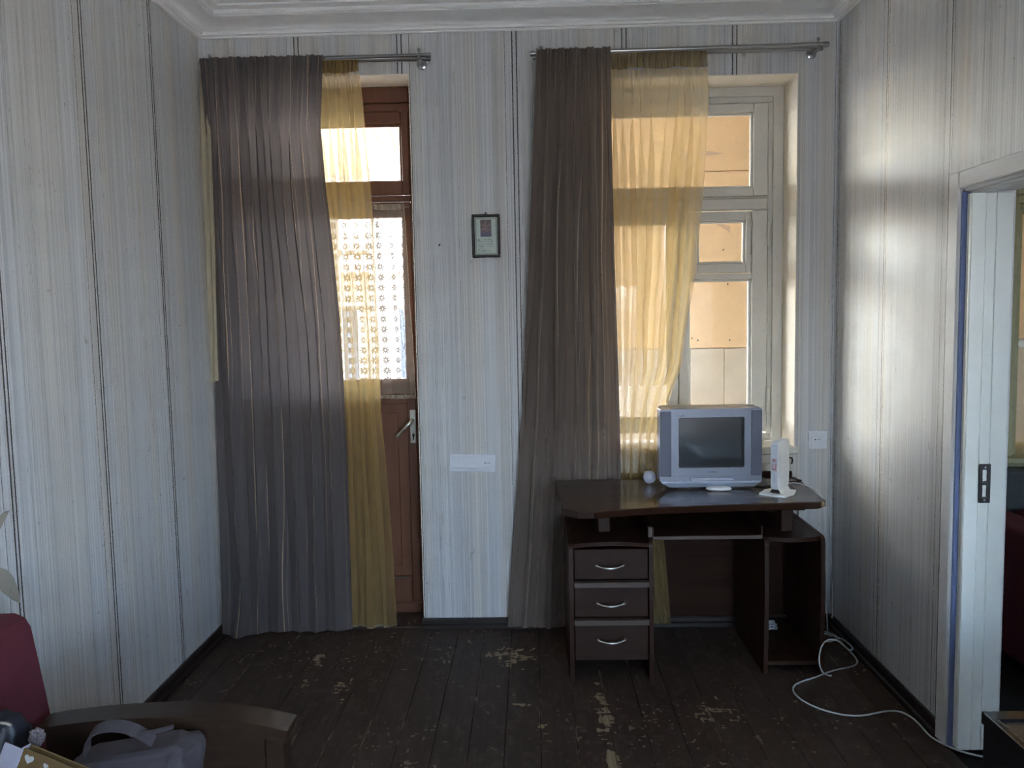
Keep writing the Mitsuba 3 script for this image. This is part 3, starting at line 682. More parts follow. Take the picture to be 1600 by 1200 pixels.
k = 'yellow_sheer'
tag(k, 'narrow yellow organza sheer hanging beside the dark curtain at the balcony door', 'sheer curtain')
ysl = lambda z: np.interp(z, [0, 0.3, 2.4, 2.67], [3.92, 3.915, 3.905, 3.882])
m_, uv = drape(2.672, 0.022, {2.73: -0.990, 2.54: -0.985, 2.43: -0.99, 2.045: -0.965, 1.685: -0.935, 1.38: -0.93, 1.07: -0.925, 0.0: -0.955}, {2.72: -0.779, 2.569: -0.766, 2.277: -0.755, 2.04: -0.742, 1.68: -0.739, 1.348: -0.729, 1.1: -0.731, 0.853: -0.720, 0.634: -0.709, 0.348: -0.697, 0.0: -0.690}, ysl, 3.3, 0.017, 21, 0.6, 200, 90, 0.005, 0.35, 0.30)
part(k, 'cloth', m_, M_sheer, smooth=True, uv=uv)
part(k, 'hem', tube(m_[0][89::90][::4], 0.0022, 6), M_lining, smooth=True, label='pale stitched hem')
m_, uv = drape(2.745, 2.672, {2.74: -0.985, 2.67: -0.988}, {2.74: -0.779, 2.67: -0.779}, lambda z: 3.882 + 0 * z, 11.0, 0.008, 23, 0.6, 160, 10, 0.004)
part(k, 'gathered_heading', m_, M_sheerhead, smooth=True, uv=uv, label='dense gathered heading tape')

k = 'yellow_sheer_001'
tag(k, 'wide yellow organza sheer over the window, pulled aside behind the television', 'sheer curtain')
ysr = lambda z: np.interp(z, [0, 0.8, 1.3, 2.4, 2.67], [3.910, 3.905, 3.902, 3.902, 3.882])
m_, uv = drape(2.655, 0.022, {2.73: 0.345, 2.1: 0.350, 1.2: 0.375, 0.77: 0.395, 0.0: 0.42}, {2.715: 0.827, 2.528: 0.836, 2.24: 0.822, 2.0: 0.802, 1.741: 0.778, 1.503: 0.739, 1.29: 0.712, 1.11: 0.648, 0.957: 0.606, 0.77: 0.597, 0.62: 0.60, 0.4: 0.63, 0.0: 0.66}, ysr, 5.5, 0.017, 33, 1.5, 300, 100, 0.005, 0.6, 0.30)
V = m_[0]
lowz = V[:, 2] < 1.2
V[lowz, 1] = np.clip(V[lowz, 1], 3.907, 3.928)
part(k, 'cloth', m_, M_sheer, smooth=True, uv=uv)
m_, uv = drape(2.742, 2.655, {2.74: 0.345, 2.65: 0.345}, {2.74: 0.827, 2.65: 0.829}, lambda z: 3.882 + 0 * z, 17.0, 0.008, 35, 1.5, 240, 10, 0.004)
part(k, 'gathered_heading', m_, sheer('organza_heading_light', (0.34, 0.26, 0.12), 0.66, 1.3), smooth=True, uv=uv, label='dense gathered heading tape')


# lace on the door glass: net with columns of daisies
def lace_op(p, n, uv):
    net = 0.30 + 0.20 * noise(uv.x * 500.0, uv.y * 500.0, 3.0)
    px, py = 0.072, 0.052
    cx = (uv.x - 0.022) / px
    ix = dr.floor(cx)
    fx = (cx - ix - 0.5) * px
    fy = (uv.y / py - dr.floor(uv.y / py) - 0.5) * py
    r = dr.sqrt(fx * fx + fy * fy)
    th = dr.atan2(fy, fx)
    pet = r - 0.0215 * (0.45 + 0.55 * dr.abs(dr.cos(4 * th)))
    flower = (1 - smoothstep(-0.001, 0.001, pet)) * smoothstep(0.0035, 0.0050, r)
    col = 1 - smoothstep(0.024, 0.026, dr.abs(fx))
    border = 1 - smoothstep(0.0008, 0.0016, dr.abs(dr.abs(fx) - 0.030))
    tiny = smoothstep(0.62, 0.75, noise(uv.x * 260.0, uv.y * 180.0, 6.0)) * (1 - col)
    a = dr.maximum(net, dr.maximum(flower * 0.97, dr.maximum(border * 0.85, tiny * 0.8)))
    return dr.clip(a, 0, 1)


scene['mat_lace'] = {'type': 'mask', 'opacity': proc(lace_op), 'bsdf': {'type': 'principledthin', 'base_color': {'type': 'rgb', 'value': [0.27, 0.225, 0.19]}, 'roughness': 0.7, 'diff_trans': 0.22, 'spec_trans': 0.0, 'eta': 1.3}}
scene['mat_lace_hem'] = {'type': 'mask', 'opacity': 0.9, 'bsdf': {'type': 'principledthin', 'base_color': {'type': 'rgb', 'value': [0.42, 0.36, 0.30]}, 'roughness': 0.7, 'diff_trans': 0.6, 'spec_trans': 0.0, 'eta': 1.3}}
k = 'lace_curtain'
tag(k, 'white flowered lace curtain stretched over the glass of the balcony door', 'lace curtain')
lr = {2.10: -0.622, 2.03: -0.618, 1.85: -0.612, 1.6: -0.606, 1.4: -0.596, 1.25: -0.593, 1.13: -0.590}
ll = {2.10: -1.26, 1.13: -1.25}
m_, uv = drape(2.070, 1.150, ll, lr, lambda z: 4.118 + 0 * z, 5.0, 0.006, 44, 0.80, 160, 60, 0.0, 0.15, 0.04)
part(k, 'net', m_, 'mat_lace', smooth=True, uv=uv)
for za, zb in ((2.102, 2.070), (1.150, 1.128)):
    m_, uv = drape(za, zb, ll, lr, lambda z: 4.118 + 0 * z, 22.0, 0.005, 46, 0.86, 240, 8, 0.002)
    part(k, 'gathered_hem', m_, 'mat_lace_hem', smooth=True, uv=uv)
for za in (2.088, 1.140):
    part(k, 'cord', tube([(-1.30, 4.132, za), (-0.600, 4.132, za)], 0.0018, 6), M_nickel)
part(k, 'edge_braid', tube([(x - 0.001, 4.116, z) for z, x in sorted(lr.items())], 0.0028, 6), 'mat_lace_hem', smooth=True)

# ------------------------------------------------------------------ wall fittings
M_frame = mat('dark_picture_frame', wood((0.022, 0.020, 0.020), (0.045, 0.040, 0.038), 61.0), 0.35)


def print_col(p, n, uv):
    """a small printed picture above four lines of script, on pale green paper"""
    x, z = p.x, p.z
    paper = mix((0.42, 0.50, 0.44), (0.50, 0.56, 0.50), fbm(x * 60.0, z * 60.0, 2.0))
    u_, v_ = (x + 0.2075) / 0.026, (z - 1.955) / 0.040
    inside = dr.select((dr.abs(u_) < 1) & (dr.abs(v_) < 1), mi.Float(1), mi.Float(0))
    th = dr.atan2(v_, u_)
    rr = dr.sqrt(u_ * u_ + v_ * v_)
    ray = 0.5 + 0.5 * dr.cos(7 * th + 3 * noise(u_ * 3 + 5, v_ * 3, 1.0))
    low = smoothstep(-0.2, -0.6, v_)
    pic = mix((0.12, 0.085, 0.10), (0.36, 0.26, 0.20), ray * smoothstep(1.3, 0.2, rr) * (0.4 + 0.6 * noise(u_ * 6, v_ * 6, 3.0)))
    pic = mix(pic, (0.10, 0.10, 0.16), low * 0.85)
    line = mi.Float(0)
    for zz, x0, x1 in ((1.902, -0.236, -0.166), (1.893, -0.236, -0.174), (1.880, -0.245, -0.168), (1.869, -0.245, -0.17), (1.857, -0.245, -0.220), (1.848, -0.245, -0.176)):
        on = dr.select((x > x0) & (x < x1), mi.Float(1), mi.Float(0))
        line = dr.maximum(line, on * (1 - smoothstep(0.0010, 0.0026, dr.abs(z - zz))) * smoothstep(0.40, 0.55, noise(x * 520.0, zz * 900.0, 2.0)))
    ring = dr.abs(dr.sqrt(dr.square(x + 0.242) + dr.square(z - 1.899)) - 0.0050)
    line = dr.maximum(line, 1 - smoothstep(0.0008, 0.002, ring))
    c = mix(paper, (0.10, 0.15, 0.12), line * 0.75)
    return dr.select(inside > 0.5, pic, c)


k = 'picture_frame'
tag(k, 'small dark framed print with a little picture and lines of script hanging on the pier', 'picture frame')
fx0, fx1, fz0_, fz1_ = -0.2735, -0.1395, 1.817, 2.020
bw = 0.0125
for (a, b_, c_, d_) in ((fx0, fx1, fz1_ - bw, fz1_), (fx0, fx1, fz0_, fz0_ + bw), (fx0, fx0 + bw, fz0_ + bw, fz1_ - bw), (fx1 - bw, fx1, fz0_ + bw, fz1_ - bw)):
    part(k, 'moulding', cat(cbox(a, b_, D - 0.020, D - 0.001, c_, d_, 0.004)), M_frame)
part(k, 'print', cbox(fx0 + bw, fx1 - bw, D - 0.009, D - 0.002, fz0_ + bw, fz1_ - bw), mat('printed_paper', proc(print_col), 0.3))
M_mount = mat('pale_mount', (0.30, 0.34, 0.29), 0.5)
fi = bw + 0.001
part(k, 'mount', ext(sbox(fx0 + bw, fz0_ + bw, fx1 - bw, fz1_ - bw).difference(sbox(fx0 + bw + 0.009, fz0_ + bw + 0.009, fx1 - bw - 0.009, fz1_ - bw - 0.009)), 1, D - 0.011, D - 0.0088), M_mount)
part(k, 'hanger', ext(Polygon([(-0.214, 2.019), (-0.200, 2.019), (-0.204, 2.029), (-0.207, 2.033), (-0.210, 2.029)]).difference(Polygon([(-0.209, 2.023), (-0.205, 2.023), (-0.207, 2.027)])), 1, D - 0.006, D - 0.004), M_blackmetal)
add('wall_nail', xf(lathe([(0, 0), (0.0045, 0), (0.0045, 0.002), (0.0016, 0.003), (0.0014, 0.013), (0, 0.013)], 12), [(-90, [1, 0, 0])], (-0.4304, D - 0.011, 1.881)), M_blackmetal, label='small dark nail in the wallpaper left of the framed print', cat='nail')


def socket(parent, cx, cz, y):
    hole = part(parent, 'socket_insert', ext(sbox(cx - 0.028, cz - 0.028, cx + 0.028, cz + 0.028).buffer(0.002).difference(Polygon([(cx + 0.0195 * math.cos(a), cz + 0.0195 * math.sin(a)) for a in np.linspace(0, 2 * np.pi, 40)[:-1]])), 1, y - 0.004, y + 0.004), M_switch)
    part(parent, 'socket_well', cat(xf(lathe([(0, 0), (0.0196, 0), (0.0196, 0.013), (0.0188, 0.013), (0.0188, 0.003), (0, 0.003)], 36), [(90, [1, 0, 0])], (cx, y + 0.009, cz))), M_switch, smooth=30)
    part(parent, 'pin_hole', cat(*[xf(trimesh.creation.cylinder(0.0028 if i else 0.0018, 0.002, sections=12), [(90, [1, 0, 0])], (cx + 0.0095 * i, y + 0.0052, cz)) for i in (-1, 0, 1)]), M_hole)


k = 'switch_panel'
tag(k, 'white triple wall plate with two switches and a socket on the pier, slightly tilted', 'switch')
tilt = [(2.2, [0, 1, 0])]
pc = (-0.297, 0.827)
_b = len(scene)
before = set(scene)
# the plate is 9 mm deep; wells are cut through
pl = sbox(pc[0] - 0.108, pc[1] - 0.039, pc[0] + 0.108, pc[1] + 0.039).buffer(0.003)
for cx in (-0.071, 0.0, 0.071):
    pl = pl.difference(sbox(pc[0] + cx - 0.0285, pc[1] - 0.0285, pc[0] + cx + 0.0285, pc[1] + 0.0285))
part(k, 'plate', ext(pl, 1, D - 0.009, D - 0.0005), M_switch)
for cx, ws in ((-0.071, ((-0.027, -0.0006), (0.0006, 0.027))), (0.0, ((-0.027, 0.027),))):
    part(k, 'switch_well', cbox(pc[0] + cx - 0.0285, pc[0] + cx + 0.0285, D - 0.004, D - 0.001, pc[1] - 0.0285, pc[1] + 0.0285), M_switch)
    for a, b_ in ws:
        x0, x1 = pc[0] + cx + a, pc[0] + cx + b_
        pr = Polygon([(D - 0.004, pc[1] - 0.0265), (D - 0.0105, pc[1] - 0.0265), (D - 0.0125, pc[1] - 0.022), (D - 0.0105, pc[1]), (D - 0.0115, pc[1] + 0.0265), (D - 0.004, pc[1] + 0.0265)])
        part(k, 'rocker', ext(pr, 0, x0, x1), M_switch)
socket(k, pc[0] + 0.071, pc[1], D - 0.009)
R_ = T().translate([pc[0], 0, pc[1]]).rotate([0, 1, 0], 2.2).translate([-pc[0], 0, -pc[1]])
for kk in set(scene) - before:
    if kk.startswith(k):
        scene[kk]['to_world'] = R_
k = 'wall_socket'
tag(k, 'white single wall socket beside the window, above the desk', 'socket')
pc2 = (1.3695, 0.915)
pl = sbox(pc2[0] - 0.040, pc2[1] - 0.040, pc2[0] + 0.040, pc2[1] + 0.040).buffer(0.003).difference(sbox(pc2[0] - 0.0285, pc2[1] - 0.0285, pc2[0] + 0.0285, pc2[1] + 0.0285))
part(k, 'plate', ext(pl, 1, D - 0.009, D - 0.0005), M_switch)
socket(k, pc2[0], pc2[1], D - 0.009)
M_cable = mat('grey_white_cable', (0.50, 0.52, 0.54), 0.45)
M_bcable = mat('black_cable', (0.012, 0.012, 0.013), 0.4)
add('wall_cable', tube(curve([(1.395, D - 0.006, 0.945), (1.418, D - 0.008, 0.962), (1.432, D - 0.008, 0.94), (1.436, D - 0.007, 0.80), (1.434, D - 0.007, 0.55), (1.4385, D - 0.02, 0.30), (1.437, D - 0.05, 0.12), (1.42, D - 0.09, 0.064)], 90), 0.0028, 6), M_cable, smooth=True, label='thin grey cable running down the corner by the wall socket', cat='cable')

# ------------------------------------------------------------------ desk
k = 'desk'
tag(k, 'dark brown computer desk with three drawers and an open cabinet under the window', 'desk')
TZ = 0.75
front = [(0.104, 3.876), (0.116, 3.297), (0.174, 3.236), (0.238, 3.234), (0.365, 3.272), (0.507, 3.300), (0.700, 3.320), (0.930, 3.337), (1.178, 3.358), (1.214, 3.392), (1.246, 3.876)]
top = ext(Polygon(front), 2, TZ - 0.030, TZ)


def bevel_prism(poly, z0, z1, c):
    p = Polygon(poly)
    inner = p.buffer(-c, join_style=2)
    lay = []
    a = np.array(p.exterior.coords)[:-1]
    b_ = np.array([np.array(inner.exterior.coords)[np.argmin(np.linalg.norm(np.array(inner.exterior.coords) - q, axis=1))] for q in a])
    n = len(a)
    V = np.vstack([np.c_[b_, np.full(n, z0)], np.c_[a, np.full(n, z0 + c)], np.c_[a, np.full(n, z1 - c)], np.c_[b_, np.full(n, z1)]])
    F = []
    for l in range(3):
        for i in range(n):
            j = (i + 1) % n
            F += [[l * n + i, l * n + j, (l + 1) * n + j], [l * n + i, (l + 1) * n + j, (l + 1) * n + i]]
    capm = trimesh.creation.extrude_polygon(Polygon(b_), 1.0, engine='earcut')
    m = trimesh.Trimesh(V, F, process=False)
    if m.volume < 0:
        m.invert()
    cap = trimesh.creation.triangulate_polygon(Polygon(b_), engine='earcut')
    cv, cf = cap
    up = trimesh.Trimesh(np.c_[cv, np.full(len(cv), z1)], cf, process=False)
    dn = trimesh.Trimesh(np.c_[cv, np.full(len(cv), z0)], cf[:, ::-1], process=False)
    if up.face_normals[:, 2].mean() < 0:
        up.invert(); dn.invert()
    return cat(m, up, dn)


part(k, 'desktop', bevel_prism(front, TZ - 0.030, TZ, 0.004), M_desk)
part(k, 'chipped_corner', xf(trimesh.creation.icosphere(2, 1.0), loc=(1.196, 3.3745, TZ - 0.015), scale=(0.0085, 0.007, 0.013)), M_chip, smooth=True, label='bare chipped corner of the desktop')
for x, y in ((0.30, 3.50), (1.075, 3.47), (1.10, 3.80), (0.18, 3.80)):
    part(k, 'post', cbox(x - 0.026, x + 0.026, y - 0.02, y + 0.02, 0.6, TZ - 0.030, 0.004), M_deskbody)


def side_panel(x0, x1, yf_, yb_, z1, lean=0.02):
    pts = [(yb_, 0.0), (yf_ + 0.008, 0.0), (yf_, 0.12), (yf_ - lean * 0.4, 0.35), (yf_, 0.52)]
    for a in np.linspace(0, math.pi / 2, 6):
        pts.append((yf_ + 0.03 - 0.03 * math.cos(a), z1 - 0.03 + 0.03 * math.sin(a)))
    pts += [(yb_, z1)]
    return ext(Polygon(pts), 0, x0, x1)


# left pedestal with three drawers
part(k, 'side_panel', side_panel(0.140, 0.158, 3.325, 3.86, 0.592), M_deskbody)
part(k, 'side_panel', side_panel(0.472, 0.490, 3.335, 3.86, 0.602), M_edge if False else M_deskbody)
arc = [(x, 3.335 + 0.03 * (1 - ((x - 0.315) / 0.157) ** 2)) for x in np.linspace(0.159, 0.471, 13)]
part(k, 'pedestal_top', ext(Polygon(arc + [(0.471, 3.86), (0.159, 3.86)]), 2, 0.572, 0.590), M_deskbody)
part(k, 'back_panel', cbox(0.159, 0.471, 3.845, 3.858, 0.10, 0.570), M_deskbody)
for z in (0.420, 0.2585):
    part(k, 'drawer_rail', cat(cbox(0.159, 0.471, 3.318, 3.355, z - 0.013, z + 0.011, 0.003)), M_edge)
for z0, z1, hz in ((0.436, 0.565, 0.5), (0.275, 0.403, 0.339), (0.088, 0.242, 0.182)):
    dr_ = part(k, 'drawer', cat(cbox(0.161, 0.469, 3.342, 3.358, z0, z1, 0.003), cbox(0.175, 0.455, 3.358, 3.80, z0 + 0.012, z1 - 0.02)), M_drawer)
    xx = 0.309 + (0.5 - hz) * 0.015
    hpts = curve([(xx - 0.056, 3.341, hz + 0.002), (xx - 0.054, 3.320, hz + 0.002), (xx - 0.035, 3.312, hz - 0.003), (xx, 3.308, hz - 0.007), (xx + 0.035, 3.312, hz - 0.003), (xx + 0.054, 3.320, hz + 0.002), (xx + 0.056, 3.341, hz + 0.002)], 48)
    tt = np.linspace(-1, 1, 48)
    rad = 0.0034 + 0.0022 * np.exp(-(tt / 0.22) ** 2) + 0.0030 * np.exp(-((np.abs(tt) - 0.72) / 0.12) ** 2)
    part(dr_, 'handle', cat(tube(hpts, rad, 10)), M_nickel, smooth=True, label='white metal bow handle')
# right pedestal: open cabinet
part(k, 'side_panel', side_panel(0.962, 0.980, 3.385, 3.86, 0.592), M_deskbody)
part(k, 'side_panel', side_panel(1.200, 1.218, 3.395, 3.86, 0.592), M_deskbody)
arc = [(x, 3.392 + 0.026 * (1 - ((x - 1.09) / 0.109) ** 2) * -1 + 0.02) for x in np.linspace(0.981, 1.199, 13)]
part(k, 'pedestal_top', ext(Polygon(arc + [(1.199, 3.86), (0.981, 3.86)]), 2, 0.572, 0.590), M_deskbody)
part(k, 'bottom_shelf', cbox(0.981, 1.199, 3.40, 3.86, 0.035, 0.053, 0.002), M_deskbody)
# sliding keyboard shelf between the pedestals
part(k, 'keyboard_shelf', cat(cbox(0.495, 0.958, 3.40, 3.80, 0.585, 0.602, 0.003), cbox(0.496, 0.502, 3.40, 3.80, 0.602, 0.640), cbox(0.951, 0.957, 3.40, 3.80, 0.602, 0.640)), M_deskbody)
part(k, 'shelf_edge', cbox(0.497, 0.956, 3.394, 3.401, 0.586, 0.602, 0.002), M_edge)
part(k, 'runner', cbox(0.474, 0.492, 3.372, 3.392, 0.604, 0.648, 0.002), M_edge)
part(k, 'top_rail', cbox(0.16, 1.20, 3.60, 3.618, 0.655, 0.7195), M_deskbody)

# cable bundle in the open cabinet
brng = np.random.default_rng(17)
pts = []
for i in range(46):
    a = i * 0.9
    pts.append((1.075 + 0.035 * math.cos(a) + brng.normal(0, 0.012), 3.74 + 0.02 * math.sin(a) + brng.normal(0, 0.01), 0.066 + 0.012 * (1 + math.sin(a * 0.7)) + abs(brng.normal(0, 0.006))))
add('cable_bundle', tube(curve(pts, 320), 0.0028, 6), M_cable, smooth=True, label='small tangle of pale cable lying on the bottom shelf of the desk cabinet', cat='cable')

# ------------------------------------------------------------------ television
M_silver = mat('silver_plastic', (0.18, 0.20, 0.25), 0.34, metallic=0.35)
M_silver2 = mat('grey_speaker_cloth', (0.10, 0.112, 0.155), 0.5, metallic=0.15)
M_lip = mat('light_silver_lip', (0.46, 0.52, 0.63), 0.3, metallic=0.35)
M_tvback = mat('dark_grey_tv_shell', (0.26, 0.24, 0.22), 0.35)
M_screen = mat('tv_glass', (0.026, 0.031, 0.034), 0.07, specular=0.5, clearcoat=0.3, clearcoat_gloss=0.9)
M_ink = mat('grey_lettering', (0.05, 0.06, 0.09), 0.5)
k = 'television'
tag(k, 'silver tube television with dark screen standing on the desk in front of the window', 'television')
ty = 3.62
tx0, tx1, tz0, tz1 = 0.562, 1.014, 0.788, 1.112
sx0, sx1, sz0, sz1 = 0.646, 0.937, 0.848, 1.074
bez = sbox(tx0, tz0, tx1, tz1).buffer(-0.006).buffer(0.006).difference(sbox(sx0, sz0, sx1, sz1).buffer(-0.008).buffer(0.008))
part(k, 'bezel', ext(bez, 1, ty, ty + 0.075), M_silver)
for a, b_ in ((tx0 + 0.003, tx0 + 0.051), (tx1 - 0.048, tx1 - 0.003)):
    part(k, 'speaker_panel', cbox(a, b_, ty - 0.004, ty + 0.004, tz0 + 0.024, tz1 - 0.010, 0.002), M_silver2)
# slightly domed screen
gx, gz = np.meshgrid(np.linspace(sx0 - 0.002, sx1 + 0.002, 25), np.linspace(sz0 - 0.002, sz1 + 0.002, 19), indexing='ij')
cxs, czs = (sx0 + sx1) / 2, (sz0 + sz1) / 2
gy = ty + 0.012 + 0.002 * (((gx - cxs) / 0.146) ** 2 + ((gz - czs) / 0.113) ** 2) / 2
V = np.stack([gx, gy, gz], -1).reshape(-1, 3)
i, j = np.meshgrid(np.arange(24), np.arange(18), indexing='ij')
q = np.stack([i * 19 + j, (i + 1) * 19 + j, (i + 1) * 19 + j + 1, i * 19 + j + 1], -1).reshape(-1, 4)
part(k, 'screen', (V, q), M_screen, smooth=True)
part(k, 'screen_gasket', ext(sbox(sx0, sz0, sx1, sz1).buffer(-0.008).buffer(0.010).difference(sbox(sx0 + 0.004, sz0 + 0.004, sx1 - 0.004, sz1 - 0.004).buffer(-0.006).buffer(0.006)), 1, ty + 0.004, ty + 0.02), M_blackmetal)
# lower lip: bright chamfered chin narrowing downwards
lipv = []
for (yy, z, a, b_) in ((ty - 0.001, tz0, tx0 + 0.004, tx1 - 0.003), (ty - 0.006, tz0 - 0.008, tx0 + 0.010, tx1 - 0.008), (ty + 0.012, tz0 - 0.029, tx0 + 0.044, tx1 - 0.030)):
    lipv += [[a, yy, z], [b_, yy, z]]
lipv += [[tx0 + 0.044, ty + 0.07, tz0 - 0.029], [tx1 - 0.030, ty + 0.07, tz0 - 0.029], [tx0 + 0.004, ty + 0.07, tz0], [tx1 - 0.003, ty + 0.07, tz0]]
lipf = [[0, 1, 3, 2], [2, 3, 5, 4], [4, 5, 7, 6], [6, 7, 9, 8], [8, 9, 1, 0]]
tri = []
for a, b_, c_, d_ in lipf:
    tri += [[a, c_, b_], [a, d_, c_]]
tri += [[0, 2, 4], [0, 4, 6], [0, 6, 8], [1, 5, 3], [1, 7, 5], [1, 9, 7]]
part(k, 'chin', (np.array(lipv), np.array(tri)), M_lip)
part(k, 'control_flap', cat(cbox(0.693, 0.893, ty - 0.0035, ty + 0.003, 0.793, 0.806, 0.0015)), M_silver)
part(k, 'flap_line', cat(cbox(0.700, 0.884, ty - 0.0045, ty - 0.003, 0.7995, 0.8012), cbox(0.706, 0.890, ty - 0.005, ty - 0.003, 0.7935, 0.7952, 0.0004)), M_lip)
part(k, 'seam', cat(cbox(tx0 + 0.052, tx1 - 0.049, ty - 0.0005, ty + 0.001, 0.8120, 0.8127)), M_silver2)
part(k, 'brand_lettering', facing('HYUNDAI', 0.0062, 0.794, ty - 0.0003, 0.8265), M_ink, label='grey maker lettering')
part(k, 'model_lettering', facing('PLL 8283', 0.0045, 0.646, ty - 0.0003, 1.0805, center=False), M_ink)
# back shell: tapering tube housing
secs = [(ty + 0.075, tx0 + 0.004, tx1 - 0.004, tz0 + 0.002, tz1 - 0.003), (ty + 0.11, tx0 + 0.012, tx1 - 0.012, tz0 + 0.002, tz1 + 0.004), (ty + 0.16, 0.60, 0.976, tz0 + 0.002, tz1 + 0.002), (ty + 0.265, 0.68, 0.90, 0.80, 1.02)]
V, F = [], []
for (yy, a, b_, c_, d_) in secs:
    V += [[a, yy, c_], [b_, yy, c_], [b_, yy, d_], [a, yy, d_]]
for l in range(3):
    for i_ in range(4):
        j_ = (i_ + 1) % 4
        F.append([l * 4 + i_, l * 4 + j_, (l + 1) * 4 + j_, (l + 1) * 4 + i_])
F += [[12, 13, 14, 15], [3, 2, 1, 0]]
part(k, 'back_shell', (np.array(V), np.array(F)), M_tvback)
part(k, 'base_foot', rbox(0.64, 0.94, ty + 0.06, ty + 0.22, TZ - 0.0, tz0 + 0.012, 0.006), M_tvback, smooth=40)

# small things on the desk
ov = trimesh.creation.icosphere(3, 1.0)
vv = np.array(ov.vertices)
vv = np.sign(vv) * np.abs(vv) ** 0.82
ovm = trimesh.Trimesh(vv * np.array([0.056, 0.026, 0.0100]), ov.faces, process=False)
k = 'white_remote'
tag(k, 'flat white oval plastic remote lying under the front edge of the television', 'remote')
part(k, 'body', xf(ovm, [(-4, [0, 0, 1])], (0.818, 3.598, TZ + 0.0098)), M_whitepl, smooth=True)
M_disc = mat('lilac_grey_plastic', (0.40, 0.40, 0.48), 0.25)
k = 'round_disc'
tag(k, 'small round white plastic disc standing upright on the desk left of the television', 'disc')
part(k, 'body', xf(lathe([(0, 0), (0.027, 0), (0.0295, 0.004), (0.030, 0.012), (0.0285, 0.019), (0.0235, 0.0235), (0, 0.0235)], 36), [(90, [1, 0, 0]), (-8, [1, 0, 0])], (0.535, 3.765, TZ + 0.0315)), M_disc, smooth=35)
part(k, 'front_dome', xf(lathe([(0.0235, 0.0225), (0.021, 0.026), (0.013, 0.029), (0, 0.030)], 36), [(90, [1, 0, 0]), (-8, [1, 0, 0])], (0.535, 3.765, TZ + 0.0315)), M_disc, smooth=True)

k = 'router'
tag(k, 'upright white router with red lettering on the right end of the desk', 'router')
M_router = mat('router_white', (0.76, 0.77, 0.76), 0.35)
M_rspine = mat('router_spine', (0.60, 0.63, 0.70), 0.35)
M_redink = mat('red_print', (0.42, 0.03, 0.05), 0.5)
M_greyink = mat('grey_print', (0.34, 0.36, 0.40), 0.5)
before = set(scene)
# modelled with the spine towards -y, then turned about its axis
L_, TH, Z0, Z1 = 0.130, 0.032, TZ + 0.022, TZ + 0.232
prof2 = sbox(0.0, Z0, L_, Z1).buffer(-0.020).buffer(0.020)
part(k, 'body', ext(prof2.buffer(-0.002), 0, -TH / 2, TH / 2), M_router)
part(k, 'shell', cat(ext(prof2, 0, -TH / 2 + 0.003, TH / 2 - 0.003)), M_rspine)
part(k, 'stand', cat(ext(Polygon([(-0.052, -0.020), (0.052, -0.020), (0.060, 0.05), (0.045, 0.118), (-0.045, 0.118), (-0.060, 0.05)]).buffer(0.006), 2, TZ, TZ + 0.007),
                     ext(Polygon([(-0.030, TZ + 0.006), (0.030, TZ + 0.006), (0.018, TZ + 0.024), (-0.018, TZ + 0.024)]), 1, 0.012, 0.112)), M_router)
part(k, 'foot_gap', ext(Polygon([(-0.024, TZ + 0.0072), (0.024, TZ + 0.0072), (0.014, TZ + 0.023), (-0.014, TZ + 0.023)]), 1, 0.009, 0.0125), M_blackmetal)
part(k, 'vent_line', cat(*[cbox(TH / 2 - 0.002, TH / 2 + 0.0004, 0.020, 0.0225, z, z + 0.003) for z in np.arange(TZ + 0.06, TZ + 0.20, 0.0075)]), M_greyink)


def spine_text(text, h, xoff, ztop, m, name):
    """lettering on the spine, turned to read downwards"""
    g = meshkit.text_mesh(text, h, 0.0006)
    g = xf(g, [(90, [1, 0, 0]), (90, [0, 1, 0])])
    b2 = g.bounds
    g.apply_translation([xoff - (b2[0, 0] + b2[1, 0]) / 2, -0.0002 - b2[1, 1], ztop - b2[1, 2]])
    part(k, name, g, m)


th_ = np.linspace(0, 2 * np.pi, 40)[:-1]
ringp = Polygon([(0.0085 * math.cos(a), TZ + 0.150 + 0.0085 * math.sin(a)) for a in th_]).difference(Polygon([(0.0066 * math.cos(a), TZ + 0.150 + 0.0066 * math.sin(a)) for a in th_]))
sw = Polygon([(-0.005, TZ + 0.150), (-0.001, TZ + 0.155), (0.005, TZ + 0.152), (0.001, TZ + 0.150), (0.004, TZ + 0.145), (-0.002, TZ + 0.147)])
part(k, 'red_emblem', cat(ext(ringp, 1, -0.0006, 0.001), ext(sw, 1, -0.0006, 0.001)), M_redink, label='red round emblem')
spine_text('Magti', 0.0098, 0.0055, TZ + 0.137, M_redink, 'red_lettering')
spine_text('Magti', 0.0085, -0.0065, TZ + 0.137, M_redink, 'red_lettering')
for z in (0.088, 0.079, 0.070, 0.062):
    part(k, 'indicator_icon', ext(Polygon([(0.003 * math.cos(a) + 0.0, TZ + z + 0.0026 * math.sin(a)) for a in np.linspace(0, 2 * np.pi, 7)[:-1]]), 1, -0.0005, 0.001), M_greyink)
RT = T().translate([1.030, 3.490, 0]).rotate([0, 0, 1], -38)
for kk in set(scene) - before:
    if kk.startswith(k):
        scene[kk]['to_world'] = RT
add('black_power_cable', tube(curve([(0.955, 3.80, TZ + 0.004), (0.99, 3.70, TZ + 0.004), (1.02, 3.655, TZ + 0.004), (1.11, 3.70, TZ + 0.004), (1.17, 3.76, TZ + 0.004), (1.20, 3.80, TZ + 0.010), (1.222, 3.79, TZ + 0.006), (1.236, 3.765, TZ + 0.004)], 90), 0.0036, 8), M_bcable, smooth=True, label='black cable lying on the desk behind the router', cat='cable')
